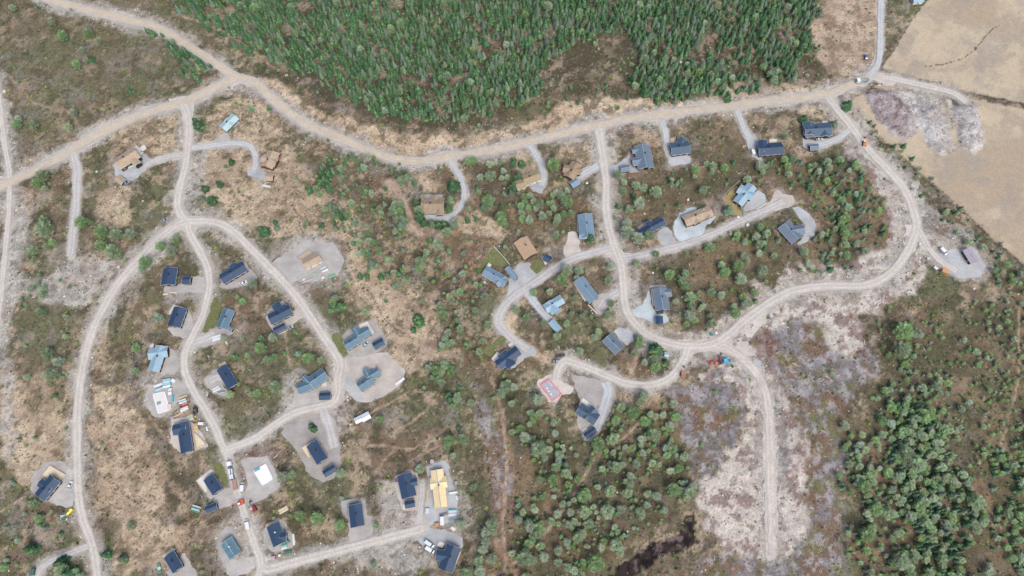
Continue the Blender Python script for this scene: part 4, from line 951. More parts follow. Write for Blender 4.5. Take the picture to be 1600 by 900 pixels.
H('cabin', 'dark slate roofed cabin with a pale terrace corner above a light gravel yard', 'cabin', 'dslate', [(1048, 232, 1078, 228, 20), (1066, 214, 1063, 234, 14)], [([(1047, 216), (1056, 214), (1057, 223), (1048, 224)], 'tan')], wall='black')
H('cabin', 'navy roofed cabin beside the white van near the top right', 'cabin', 'navy', [(1185, 233, 1224, 230, 19), (1192, 218, 1194, 236, 15)], [([(1202, 218), (1214, 217), (1214, 222), (1202, 223)], 'white')], wall='black')
H('cabin', 'largest dark slate roofed cabin with two white patios nearest the top right junction', 'cabin', 'dslate', [(1257, 203, 1299, 200, 21), (1264, 190, 1266, 210, 18), (1288, 199, 1290, 212, 16)], [([(1272, 192), (1281, 192), (1281, 198), (1272, 199)], 'white'), ([(1284, 190), (1293, 188), (1294, 194), (1285, 194)], 'white')], wall='black')
sh('square slate roofed shed below the largest dark slate cabin', 'slate', (1266, 229, 1280, 228, 10))
H('cabin', 'pale blue standing seam cabin above the eastern turning place', 'cabin', 'blue', [(1153, 317, 1176, 289, 17), (1155, 293, 1178, 306, 15)], [], wall='black')
H('cabin', 'long jagged turf roofed cabin on a pale aqua gravel yard', 'cabin', 'turf', [(1069, 345, 1112, 328, 19), (1084, 336, 1092, 348, 14), (1098, 326, 1108, 338, 12)], [], wall='black', trim='black')
H('cabin', 'narrow navy roofed cabin right of the north south gravel road', 'cabin', 'navy', [(997, 366, 1038, 344, 14), (1013, 345, 1019, 356, 11)], [([(996, 356), (1009, 347), (1012, 353), (1000, 361)], 'tan')], wall='black')
H('cabin', 'tall grey blue roofed cabin with pale strip deck left of the long gravel road', 'cabin', 'midblue', [(914, 334, 918, 371, 23), (905, 367, 919, 366, 11)], [([(901, 337), (905, 336), (907, 362), (902, 363)], 'grey')], wall='grey')
H('cabin', 'squarish rust brown turf roofed cabin at the bend of the inner grey road', 'cabin', 'turfred', [(813, 373, 830, 400, 24)], [([(822, 404), (832, 399), (834, 404), (825, 409)], 'brown')], wall='brown', trim='black')
sh('small navy roofed shed between the rust brown turf cabin and the grey road', 'navy', (850, 400, 861, 406, 11), [([(846, 403), (850, 400), (856, 411), (852, 414)], 'white')])
H('cabin', 'grey blue roofed cabin with a green lawn, leftmost of the right hand area', 'cabin', 'midblue', [(757, 422, 791, 441, 17), (775, 443, 789, 432, 13)], [([(753, 428), (764, 411), (768, 414), (756, 431)], 'white')], wall='grey')
sh('narrow grey blue shed between the lawn cabin and the grey road', 'midblue', (792, 417, 807, 435, 9))
H('cabin', 'pale grey blue cross gabled cabin beside a straight grey driveway', 'cabin', 'blue', [(852, 482, 879, 466, 15), (858, 470, 869, 488, 15)], [([(866, 488), (876, 480), (879, 484), (870, 492)], 'grey')], wall='grey')
sh('narrow pale blue garage at the end of the straight grey driveway', 'blue', (861, 501, 874, 516, 11))
H('cabin', 'long grey blue roofed cabin inside the road loop with a dark grey drive', 'cabin', 'midblue', [(904, 435, 929, 469, 18)], [([(896, 443), (900, 440), (918, 468), (914, 471)], 'white')], wall='black')
H('cabin', 'slate roofed cabin with a pale side terrace east of the sweeping gravel bend', 'cabin', 'slate', [(1031, 450, 1036, 484, 22), (1034, 458, 1049, 456, 12)], [([(1017, 452), (1020, 450), (1024, 478), (1020, 478)], 'white'), ([(1014, 446), (1040, 446), (1040, 449), (1015, 450)], 'grey')], wall='black')
sh('small black roofed shed below the slate cabin east of the sweeping bend', 'navy', (1030, 493, 1031, 506, 12))
H('cabin', 'plain slate blue roofed cabin with a white gravel parking square inside the loop', 'cabin', 'slate', [(948, 526, 969, 547, 20)], [], wall='black')
H('cabin', 'navy roofed cabin with a white terrace below the small green lawn', 'cabin', 'navy', [(777, 571, 810, 546, 17), (784, 551, 800, 572, 17)], [([(768, 561), (777, 550), (786, 556), (775, 567)], 'white'), ([(794, 539), (800, 535), (804, 541), (799, 545)], 'white')], wall='black')
H('cabin', 'dark slate roofed cabin with an L shaped terrace beside the blue grey driveway', 'cabin', 'dslate', [(904, 637, 933, 656, 20), (913, 654, 930, 638, 16)], [([(904, 632), (911, 622), (925, 633), (922, 638), (912, 632), (908, 637)], 'white')], wall='black')
sh('narrow navy shed below the dark slate cabin with the L shaped terrace', 'navy', (914, 682, 931, 670, 11), [([(910, 672), (916, 668), (918, 673), (912, 680)], 'white')])
H('cabin', 'slate roofed cabin with a cross wing on the far eastern driveway loop', 'cabin', 'slate', [(1225, 350, 1247, 374, 22), (1235, 361, 1257, 357, 16)], [([(1216, 358), (1220, 355), (1236, 378), (1232, 380)], 'brown')], wall='brown')
H('barn', 'weathered lilac grey metal roofed barn alone on the eastern gravel circle', 'barn', 'lilac', [(1512, 388, 1525, 409, 14)], [], wall='brown', trim='grey', chim=0)
# lower left
H('cabin', 'navy roofed rectangular cabin left of its own small shed near the three way fork', 'cabin', 'navy', [(265, 418, 261, 445, 23)], [], wall='black')
sh('small navy roofed shed right of the rectangular navy cabin near the three way fork', 'navy', (284, 437, 297, 437, 13))
H('cabin', 'navy roofed cabin lying diagonally beside a parked white car', 'cabin', 'navy', [(345, 436, 382, 414, 17), (362, 412, 368, 424, 14)], [([(381, 408), (386, 413), (388, 419), (384, 421)], 'white')], wall='black')
H('cabin', 'unfinished turf roofed cabin on a churned grey plot', 'cabin', 'turf', [(474, 413, 499, 400, 16)], [([(464, 403), (484, 390), (490, 398), (472, 408)], 'tan')], wall='white', chim=0)
H('cabin', 'navy roofed cabin with a white deck along two sides left of the middle road', 'cabin', 'navy', [(281, 480, 270, 510, 21)], [([(263, 490), (271, 476), (286, 480), (284, 483), (272, 480), (266, 492)], 'white')], wall='black')
H('cabin', 'small teal roofed cabin beside the green lawn right of the middle road', 'cabin', 'teal', [(357, 483, 345, 512, 18)], [], wall='black')
sh('tiny grey shed at the lower corner of the small teal cabin', 'slate', (357, 512, 362, 515, 7))
H('cabin', 'palest blue roofed cabin left of the middle road bend', 'cabin', 'blue', [(251, 540, 238, 580, 18), (231, 553, 261, 548, 17)], [([(234, 540), (240, 536), (240, 544), (235, 548)], 'white'), ([(259, 540), (265, 542), (264, 550), (259, 548)], 'white')], wall='black')
H('cabin', 'dark slate blue roofed cabin with a wood deck above it right of the middle road', 'cabin', 'navy', [(345, 573, 363, 604, 19)], [([(341, 570), (352, 565), (355, 568), (344, 574)], 'wood')], wall='black')
H('cabin', 'navy roofed cabin among building materials beside the middle road', 'cabin', 'navy', [(284, 660, 291, 707, 20), (269, 672, 290, 667, 17)], [([(303, 676), (309, 680), (322, 694), (308, 702)], 'wood')], wall='black')
H('cabin', 'teal roofed cabin in two stepped blocks left of its navy shed', 'cabin', 'teal', [(484, 599, 508, 582, 20), (464, 608, 486, 600, 16), (473, 588, 482, 598, 10)], [([(501, 600), (510, 597), (511, 603), (503, 604)], 'white')], wall='black')
sh('navy roofed shed below the two block teal cabin', 'navy', (498, 619, 516, 618, 12))
H('cabin', 'teal roofed cabin with a white strip deck at its top right corner', 'cabin', 'teal', [(539, 540, 560, 528, 16), (558, 526, 577, 515, 14), (553, 512, 560, 524, 12)], [([(561, 508), (574, 502), (585, 520), (581, 522), (572, 510), (563, 513)], 'white')], wall='black')
sh('navy roofed garage right of the teal cabin with the strip deck', 'navy', (583, 541, 599, 532, 12))
H('cabin', 'teal roofed cabin alone inside the round gravel turning loop', 'cabin', 'teal', [(560, 605, 581, 591, 17), (574, 590, 592, 579, 14), (570, 577, 577, 590, 11)], [([(581, 573), (586, 571), (590, 577), (585, 580)], 'white')], wall='black')
H('cabin', 'navy roofed cabin with a pale left deck just above its own narrow shed', 'cabin', 'navy', [(420, 499, 454, 482, 18), (429, 474, 440, 490, 15), (441, 476, 446, 486, 9)], [([(416, 489), (427, 479), (430, 481), (419, 492)], 'grey')], wall='black')
sh('narrow navy roofed shed below the navy cabin with the pale left deck', 'navy', (427, 517, 445, 508, 10))
H('cabin', 'navy roofed cabin with a cream deck on the brown gravel peninsula', 'cabin', 'navy', [(486, 692, 503, 721, 20)], [([(471, 700), (488, 689), (491, 692), (480, 700), (485, 713), (482, 716)], 'wood')], wall='black')
sh('navy roofed shed below the cabin on the brown gravel peninsula', 'navy', (505, 741, 523, 730, 12))
H('cabin', 'navy roofed cabin wrapped by a white deck beside the parked truck road', 'cabin', 'navy', [(324, 745, 339, 769, 19)], [([(307, 751), (330, 733), (335, 736), (318, 750), (325, 765), (321, 770)], 'white')], wall='black')
sh('small navy roofed shed right of a green glazed stack near the truck road', 'navy', (320, 797, 338, 790, 12))
H('cabin', 'navy roofed cabin with a big blond wood terrace in the lower left corner area', 'cabin', 'navy', [(60, 777, 85, 747, 20), (60, 753, 78, 766, 15)], [([(65, 744), (78, 727), (102, 741), (94, 751), (78, 741), (72, 747)], 'wood')], wall='black')
H('cabin', 'navy roofed cabin with a blond strip deck near the bottom left green rack', 'cabin', 'navy', [(262, 866, 277, 891, 20)], [([(253, 869), (270, 856), (275, 858), (258, 872)], 'wood')], wall='black')
H('cabin', 'half roofed cabin with pale teal underlay and a white ridge line', 'cabin', 'panel', [(352, 845, 367, 869, 22)], [], wall='grey', chim=2)
H('cabin', 'navy roofed cabin with colourful new decking right of the lower junction road', 'cabin', 'navy', [(425, 819, 436, 851, 22), (436, 840, 447, 838, 16)], [([(415, 820), (434, 811), (438, 812), (444, 830), (439, 831), (434, 817), (417, 825)], 'wood')], wall='black', chim=2)
H('cabin', 'square navy roofed cabin alone on the bottom gravel yard', 'cabin', 'navy', [(554, 788, 558, 823, 22)], [([(533, 783), (556, 779), (557, 785), (543, 788), (543, 802), (536, 803)], 'grey')], wall='black')
H('cabin', 'navy roofed cabin with a right hand bump just left of the unfinished yellow roof', 'cabin', 'navy', [(631, 741, 639, 777, 24), (636, 755, 652, 752, 13)], [([(616, 748), (621, 746), (622, 753), (617, 754)], 'red')], wall='black')
sh('small navy roofed shed right under the cabin with the right hand bump', 'navy', (632, 789, 648, 786, 12), [([(629, 788), (632, 786), (634, 796), (631, 797)], 'white')])
H('cabin', 'long unfinished cabin with bare yellow board roof and dark valley gaps', 'cabin', 'ply', [(682, 734, 689, 793, 20), (672, 756, 698, 752, 18)], [], wall='wood', trim='wood', chim=1)
H('cabin', 'large navy roofed cabin with pale decks at the bottom centre left', 'cabin', 'navy', [(709, 853, 695, 892, 24), (681, 867, 704, 870, 18)], [([(683, 852), (688, 846), (695, 849), (691, 856)], 'white'), ([(716, 861), (720, 863), (713, 881), (709, 880)], 'wood')], wall='black')
H('cabin', 'pale blue roofed building corner at the top right edge above the straw field', 'cabin', 'blue', [(1428, -2, 1444, -3, 9)], [], wall='white', chim=0)
H('garden_shed', 'tiny pale grey roofed hut inside the loop beside the gravel bend', 'shed', 'aqua', [(1039, 553, 1046, 554, 7)], [], eave=2.0, chim=0, wins=False, over=.25)
H('garden_shed', 'white roofed site hut with a blue grey end beside the circular wheel tracks', 'shed', 'white', [(564, 654, 577, 647, 11), (554, 658, 565, 652, 9)], [], wall='white', eave=2.3, chim=0, wins=False, over=.2)

# ------------------------------------------------------------------ foundations under construction
def slab(name, label, poly, top, rim, hgt=.5, extra=None):
    pts = [W(u, v, hgt) for u, v in poly]
    c = (sum(p[0] for p in pts) / len(pts), sum(p[1] for p in pts) / len(pts))
    t = thing(name, label, 'foundation', (c[0], c[1], 0))
    inv = Matrix.Translation((-c[0], -c[1], 0))
    mb = MB(); mb.prism([((p[0] - c[0]) * .97 + c[0], (p[1] - c[1]) * .97 + c[1]) for p in pts], -.2, hgt - .05); mb.build('slab', top, t, inv)
    mb = MB()
    for i in range(len(pts)):
        a, b = pts[i], pts[(i + 1) % len(pts)]
        mb.beam((a[0], a[1], hgt / 2), (b[0], b[1], hgt / 2), .5, hgt + .06)
    mb.build('edge_board', rim, t, inv)
    return t, inv
WHITE = mat('white_insulation', (238, 240, 240), .6, var=.03)
t, inv = slab('house_foundation', 'white insulated foundation slab left of the stacked materials', [(239, 616), (257, 612), (265, 640), (247, 646)], mat('dusty_slab', (222, 220, 216), .8, var=.05), WHITE)
mb = MB(); x, y = W(249, 630); mb.box(x, y, .6, 2.2, 1.6, .25, .4); mb.build('pallet_bundle', mat('grey_bundle', (150, 152, 150)), t, inv)
t, inv = slab('house_foundation', 'bright white foundation slab with a blue corner right of the truck road', [(396, 736), (415, 725), (426, 748), (410, 758)], WHITE, WHITE)
mb = MB(); mb.prism([W(397, 734, .55), W(405, 730, .55), (W(407, 733, .55)), W(398, 738, .55)], .46, .6); mb.build('cover_sheet', mat('blue_sheet', (110, 170, 190), .5), t, inv)
t, inv = slab('house_foundation', 'grey foundation slab framed by bright pink insulation', [(844, 601), (857.5, 592), (877, 615), (863, 626)], mat('grey_slab', (172, 172, 176), .85), mat('pink_insulation', (238, 112, 136), .7, var=.05))
mb = MB()
a = W(858, 598, .5); b = W(862, 603, .5)
mb.beam((a[0], a[1], .5), (b[0], b[1], .5), .3, .3)
for (u, v) in ((857, 611), (861, 616), (855, 607)):
    x, y = W(u, v, .5); mb.box(x, y, .55, 1.2, .8, .25, u)
mb.build('pipe_stub', mat('white_pipe', (226, 226, 228)), t, inv)

# ------------------------------------------------------------------ stacks of building material
def stack(label, u, v, lx, ly, h, ang, rgb, name='material_stack', cat='stack', stripes=None, group=None):
    x, y = W(u, v, h / 2)
    t = thing(name, label, cat, (x, y, 0.1), math.radians(ang), group)
    mb = MB()
    for j in (-1, 0, 1): mb.box(0, j * ly * .38, .06, lx, .12, .12)
    mb.build('pallet', mat('pallet_wood', (176, 146, 106)), t)
    if stripes:
        n = len(stripes)
        for i, c in enumerate(stripes):
            mb = MB(); yy = (-.5 + (i + .5) / n) * ly
            mb.box((i % 2) * .15, yy, .12 + h * (.9 + .1 * (i % 2)) / 2, lx * (.94 + .06 * (i % 3 == 0)), ly / n * .86, h * (.9 + .1 * (i % 2)))
            mb.build('bundle', mat('wrap_%d_%d_%d' % c, c, .45, .4, var=.06), t, bevel=.04)
    else:
        mb = MB(); mb.box(0, 0, .12 + h / 2, lx, ly, h); mb.build('bundle', mat('wrap_%d_%d_%d' % rgb, rgb, .45, .4, var=.06), t, bevel=.05)
        mb = MB()
        for q in (-.25, .25): mb.box(q * lx, 0, .12 + h / 2, .06, ly + .03, h + .03)
        mb.build('strap', TRIM['grey'], t)
    return t
WH = (232, 234, 234); AQ = (150, 206, 210); TE = (70, 160, 180); WD = (216, 186, 138); BR = (130, 88, 74); GRC = (160, 164, 168); GR = (84, 140, 116); PK = (206, 140, 140); DK = (64, 62, 66)
stack('long striped pack with white top, leftmost above the dusty slab', 248, 602, 5.2, 1.4, .9, 22, WH)
stack('long aqua striped pack between the white pack and the dusty slab', 249, 608, 5.2, 1.8, .9, 20, AQ, stripes=[AQ, WH, TE])
stack('tall aqua and white striped pack, biggest above the middle road plot', 261, 599, 4.6, 5.4, 1.6, 12, AQ, stripes=[WH, AQ, (200, 226, 230), AQ])
stack('small white pack right of the biggest striped pack', 271, 595, 2.4, 2.0, 1.0, -30, WH)
stack('white pack hanging below the biggest striped pack', 266, 612, 2.0, 4.4, 1.2, 8, WH, stripes=[WH, (206, 226, 228)])
stack('bright turquoise pack right of the dusty slab', 270, 623, 1.2, 3.6, .8, 8, (60, 182, 206))
stack('cream pallet at the right corner of the dusty slab', 265, 636, 2.4, 3.6, .6, 10, (226, 206, 196))
stack('long board pile pointing at the road, topmost of the messy heap', 285, 620, 6.0, 1.2, .6, 20, WD, name='lumber_pile', cat='lumber', stripes=[WD, (190, 170, 150)])
stack('white and teal pack in the middle of the messy heap', 286, 627, 4.6, 2.2, 1.0, 22, WH, stripes=[WH, (140, 190, 190), WH])
stack('pink edged pack below the teal pack of the messy heap', 289, 631, 3.6, 1.3, .7, 24, PK)
stack('big white covered pack with rusty boards in the messy heap', 288, 638, 5.0, 3.0, 1.3, 26, (238, 232, 222), stripes=[WH, (226, 222, 214), (166, 84, 62)])
stack('pale board pile at the lower left of the messy heap', 279, 648, 5.6, .9, .5, 30, WD, name='lumber_pile', cat='lumber')
stack('grey crate left of the pale board pile', 269, 653, 2.2, 1.6, .8, 30, GRC)
stack('aqua board pack above the blond boards beside the navy cabin', 298, 651, 4.4, 2.4, .7, 28, AQ, stripes=[(190, 210, 208), AQ, WD])
stack('yellow board pack crossing the aqua board pack', 301, 654, 4.6, 1.4, .8, 30, (226, 198, 146), name='lumber_pile', cat='lumber')
stack('white wrapped machine box beside the road verge', 314, 662, 3.0, 1.6, 1.2, 0, WH)
stack('slim white pack leaning beside the road verge', 324, 670, 1.0, 2.6, .9, 25, WH)
stack('grey toolbox right of the navy cabin among materials', 296, 660, 2.2, 1.8, 1.0, -30, GRC)
stack('blond plank stack on the sandy yard of the navy cabin', 306, 668, 2.4, 5.0, .4, 10, WD, name='lumber_pile', cat='lumber', stripes=[WD, (226, 200, 150), (200, 170, 120)])
stack('white striped profile stack below the dark slate blue cabin', 338, 608, 5.0, 2.4, .6, 30, WH, stripes=[WH, (190, 196, 200), WH])
stack('grey rail stack at the end of the dark slate blue cabin yard', 346, 614, 4.0, 2.2, .4, 15, GRC, stripes=[GRC, (196, 200, 200), (120, 124, 126)])
stack('green glazed frame stack left of a small navy shed', 306, 795, 5.2, 3.6, .9, -15, GR, stripes=[GR, (196, 206, 204), GR, (196, 206, 204)])
stack('green striped rack left of the bottom cabin with the blond strip deck', 249, 888, 2.0, 5.6, .9, 22, GR, stripes=[GR, (196, 206, 204), GR])
stack('tangled pile of pale planks lying in the heath', 443, 797, 5.4, 2.6, .6, 30, (226, 214, 178), name='lumber_pile', cat='lumber', stripes=[(226, 214, 178), (206, 196, 160), (232, 222, 190)])
stack('green pack behind the cabin with colourful decking', 447, 848, 4.4, 1.4, .8, 25, GR)
stack('white and aqua pack below the cabin with colourful decking', 444, 855, 3.4, 2.0, .8, 18, WH, stripes=[WH, AQ])
stack('green netting pack, lowest by the cabin with colourful decking', 450, 863, 4.0, 1.6, .8, 10, (60, 116, 84))
stack('long thin white pack on the pale verge right of the colourful decking', 459, 843, 1.0, 6.0, .5, 12, WH)
stack('pink wrapped pallet at the corner of the lower junction', 427, 872, 2.2, 2.0, 1.0, 20, (200, 160, 176))
stack('small white pallet right of the pink pallet at the lower junction', 437, 868, 1.4, 1.4, .8, 0, WH)
stack('white roll of sheeting right of the yellow board roof', 708, 770, 4.6, 1.1, .8, 10, WH)
stack('short white roll below the roll of sheeting', 714, 778, .8, 2.4, .5, 20, WH)
stack('aqua and white striped pack below the yellow board roof', 707, 801, 4.8, 3.2, 1.0, 4, AQ, stripes=[WH, (170, 206, 208), WH, AQ])
stack('dark grey covered pack left of the striped pack by the yellow roof', 693, 804, 4.4, 1.2, .6, 15, (120, 124, 128))
stack('white upright caravan like box below the yellow board roof', 691, 814, 2.1, 4.6, 2.2, 5, WH)
stack('brown crate left of the white box below the yellow roof', 683, 820, 2.6, 2.0, 1.1, 8, (190, 146, 100))
stack('grey scaffold frame heap right of the white box', 706, 815, 3.2, 3.4, .5, 20, GRC, stripes=[(120, 150, 150), GRC, (140, 160, 164)])
stack('white torn sheet bundle at the edge of the blue gravel', 708, 826, 2.6, 1.6, .5, -30, (240, 226, 220))
stack('blue grey crate in the reddish heath right of the blue gravel', 713, 755, 1.6, 2.2, .9, 20, (150, 166, 184))
stack('white bag heap left of the striped pack near the yellow roof', 668, 798, 2.2, 2.6, .9, 0, (206, 214, 220))
stack('blond timber strip along the left wall of the yellow roofed cabin', 668, 776, 1.0, 7.5, .5, 4, WD, name='lumber_pile', cat='lumber')
stack('white object stack beside the unfinished turf cabin', 507, 421, 4.2, 3.0, 1.2, 30, (206, 210, 214), stripes=[WH, (150, 156, 160), WH])
stack('green netting strip right of the unfinished turf cabin', 518, 431, 4.8, 1.4, .6, 18, (110, 176, 140))
stack('pale green pack in the yard below the unfinished turf cabin', 492, 428, 3.4, 1.0, .5, 25, (160, 190, 170))
stack('small white box row below the unfinished turf cabin', 505, 434, 2.0, 1.2, .8, 35, WH)
stack('white pallet inside the low walled yard corner', 475, 437, 1.6, 1.0, .7, 20, WH)
stack('long black pipe bundle above the small grey trailer', 875, 556, 5.6, 1.3, .9, 8, DK)
stack('orange steel container at the edge of the eastern gravel circle', 1476, 424, 3.4, 2.4, 1.6, -30, (226, 150, 80))
stack('small pale blue box beside the track to the eastern gravel circle', 1450, 404, 1.8, 1.3, .8, 10, (196, 208, 220))
stack('white junk pile near the orange container', 1462, 419, 2.4, 1.6, .8, -50, WH)
stack('white block beside the junction of the eastern tracks', 1437, 381, 1.3, 1.0, .7, 0, WH)
stack('teal tarp bundle beside the wide eastern junction', 1112, 523, 2.0, 1.5, .8, 0, (50, 150, 132))
stack('white sack right of the teal tarp bundle', 1119, 520, 1.5, 1.3, .7, 0, WH)
stack('long white plastic sheet roll below the round turning loop', 625, 596, 6.4, 1.4, .6, 38, WH)
stack('flat white striped cover on the drive of the small teal cabin', 339, 528, 6.0, 3.2, .5, 22, WH, stripes=[WH, (214, 220, 222), WH])
stack('slim white plank pack in the heath below the small teal cabin', 354, 536, .8, 2.2, .4, 30, WH)
stack('pale plank pair left of the yard of the rectangular navy cabin', 259, 460, 3.4, .8, .4, 5, (226, 216, 196), name='lumber_pile', cat='lumber')
stack('second plank pair below the yard of the rectangular navy cabin', 271, 457, 4.6, .8, .4, -3, (216, 206, 180), name='lumber_pile', cat='lumber')
stack('white plastic bag heap left of the long western road', 100, 809, 4.0, 3.4, .7, 10, (236, 238, 240), stripes=[(236, 238, 240), (220, 226, 228)])
stack('pale long case left of the squarish turf roofed cabin shed', 416, 291, 5.6, 1.4, .9, -12, (216, 220, 222))
stack('white tarp covered long pack in front of the black walled turf cabin', 203, 260, 5.0, 1.8, .9, 30, (206, 222, 230))
stack('dark green container at the end of the lower left driveway', 51, 894, 2.6, 3.4, 1.6, 5, (70, 104, 84))

# a pale round tank lid and a yellow tank
def tank(label, u, v, r, h, rgb, L=None, ang=0):
    x, y = W(u, v, h / 2)
    t = thing('storage_tank', label, 'tank', (x, y, 0), math.radians(ang))
    if L:
        mb = MB(); mb.cyl((0, 0, r + .1), (1, 0, 0), r, L, 20); mb.build('barrel', mat('tank_%d' % rgb[0], rgb, .35, .5, var=.05), t, bevel=.12)
        mb = MB(); mb.cyl((0, 0, 2 * r + .15), (0, 0, 1), .3, .25, 12); mb.build('lid', PIPE, t)
        mb = MB(); [mb.box(q * L * .3, 0, .15, .3, r * 1.5, .5) for q in (-1, 1)]; mb.build('cradle', PIPE, t)
    else:
        mb = MB(); mb.cyl((0, 0, h / 2), (0, 0, 1), r, h, 24); mb.build('barrel', mat('tank_%d' % rgb[0], rgb, .6, var=.05), t)
        mb = MB(); mb.cyl((0, 0, h + .04), (0, 0, 1), .35, .1, 14); mb.build('lid', TRIM['grey'], t)
    return t
tank('round pale concrete tank lid above the yellow board roof', 675, 721, 1.1, .5, (196, 196, 194))
tank('bright yellow tank lying left of the long western road', 109, 799, .95, 1.9, (246, 214, 30), 3.6, 55)
tank('small round black tank beside the red machinery', 1127, 553, .7, .9, (50, 50, 54))

# ------------------------------------------------------------------ vehicles
TYRE = mat('tyre_rubber', (34, 34, 36), .9); RIM = mat('wheel_rim', (170, 172, 176), .4, .5, .6)
LAMPG = mat('lamp_glass', (230, 232, 236), .1, .8); TAIL = mat('tail_lamp', (150, 30, 26), .2, .6)
def wheels(t, xs_, wy, r, w=.24):
    for xx in xs_:
        for s in (-1, 1):
            mb = MB(); mb.cyl((xx, s * wy, r), (0, 1, 0), r, w, 16); wo = mb.build('wheel', TYRE, t)
            mb = MB(); mb.cyl((xx, s * (wy + w / 2 + .01), r), (0, 1, 0), r * .55, .03, 12); mb.build('rim', RIM, wo)
def car(label, u, v, ang, rgb, kind='car', L=4.5):
    x, y = W(u, v, .7)
    t = thing('parked_car' if kind == 'car' else 'van', label, kind, (x, y, .2), math.radians(ang))
    P_ = mat('paint_%d_%d_%d' % rgb, rgb, .25, .6, var=.02)
    hw = .9 if kind == 'car' else .98
    if kind == 'car':
        pr = [(-L / 2, .45), (-L / 2 + .03, .95), (-L / 2 + .7, 1.02), (L / 2 - 1.3, 1.0), (L / 2 - .1, .78), (L / 2, .45), (L / 2 - .1, .3), (-L / 2 + .1, .3)]
        gp = [(-L / 2 + .35, 1.0), (-L / 2 + .9, 1.42), (L / 2 - 2.1, 1.45), (L / 2 - 1.25, 1.0)]
        rp = (-L / 2 + .95, L / 2 - 2.15, 1.46)
    else:
        pr = [(-L / 2, .4), (-L / 2, 1.98), (-L / 2 + .1, 2.05), (L / 2 - 1.5, 2.05), (L / 2 - 1.45, 1.35), (L / 2 - .55, 1.1), (L / 2, .8), (L / 2, .4)]
        gp = [(L / 2 - 2.0, 1.3), (L / 2 - 1.95, 1.98), (L / 2 - 1.48, 1.97), (L / 2 - .78, 1.18)]
        rp = None
    def loft(pr, hw, top_in=0):
        mb = MB(); n = len(pr); zmax = max(p[1] for p in pr); zmin = min(p[1] for p in pr)
        Y = [hw - top_in * (p[1] - zmin) / (zmax - zmin) for p in pr]
        mb.face([(p[0], -yy, p[1]) for p, yy in zip(pr, Y)][::-1]); mb.face([(p[0], yy, p[1]) for p, yy in zip(pr, Y)])
        for i in range(n):
            j = (i + 1) % n
            mb.face([(pr[i][0], -Y[i], pr[i][1]), (pr[j][0], -Y[j], pr[j][1]), (pr[j][0], Y[j], pr[j][1]), (pr[i][0], Y[i], pr[i][1])])
        return mb
    loft(pr[::-1], hw).build('body', P_, t, bevel=.06)
    loft(gp[::-1], hw - .06 if kind == 'car' else hw + .01, .14 if kind == 'car' else .0).build('window', GLASS, t)
    if rp:
        mb = MB(); mb.box((rp[0] + rp[1]) / 2, 0, rp[2], rp[1] - rp[0], 1.44, .05); mb.build('roof_panel', P_, t, bevel=.02)
    wheels(t, (-L / 2 + .85, L / 2 - .85), hw - .1, .33)
    for s in (-1, 1):
        mb = MB(); mb.box(L / 2 - .06, s * (hw - .25), .68, .14, .34, .16); mb.build('headlight', LAMPG, t)
        mb = MB(); mb.box(-L / 2 - .01, s * (hw - .18), .85, .06, .22, .2); mb.build('tail_light', TAIL, t)
        mb = MB(); mb.box(L / 2 - 1.5, s * (hw + .12), 1.08, .12, .22, .14); mb.build('mirror', P_, t)
    return t
car('white car parked beside the diagonal navy cabin', 381, 442, 30, WH)
car('silver car parked in the rubble left of the three way fork', 258, 344, 35, (150, 160, 172))
car('pale aqua car parked between the teal cabin and the navy garage', 572, 538, 55, (176, 210, 212))
car('dark grey car parked under the slate cabin east of the sweeping bend', 1031, 488, 5, (70, 78, 86))
car('slate blue pickup like car parked on the grass left of the top right track', 1353, 89, 90, (96, 116, 148))
car('white car left of the long western road beside the blond terrace', 110, 758, 80, (226, 228, 228))
car('white van parked left of the top right navy cabin', 1176, 237, 100, WH, 'van', 4.9)
car('white van driving down the lower part of the middle road', 387, 819, 110, WH, 'van', 5.4)
car('white van parked right of the truck road beside the reddish heath', 379, 761, 95, (236, 234, 240), 'van', 5.0)
car('white van with aqua stripe parked left of the large navy cabin', 671, 850, -32, (214, 228, 230), 'van', 5.6)
car('second white van parked just below the striped one', 672, 859, -28, WH, 'van', 5.4)
car('small grey car parked under the black pipe bundle', 867, 565, 0, (150, 154, 158), 'car', 3.8)
car('white car with a red front parked at the eastern gravel circle', 1474, 393, -58, (240, 238, 240), 'van', 5.0)
car('pale silver car parked below the largest dark slate cabin', 1280, 218, 5, (196, 204, 206))
car('blue grey car parked beside the small turf roofed shed', 198, 286, 35, (136, 156, 176))
car('dark grey car parked beside the narrow navy shed left of the middle road', 454, 512, 28, (180, 184, 186), 'car', 3.8)

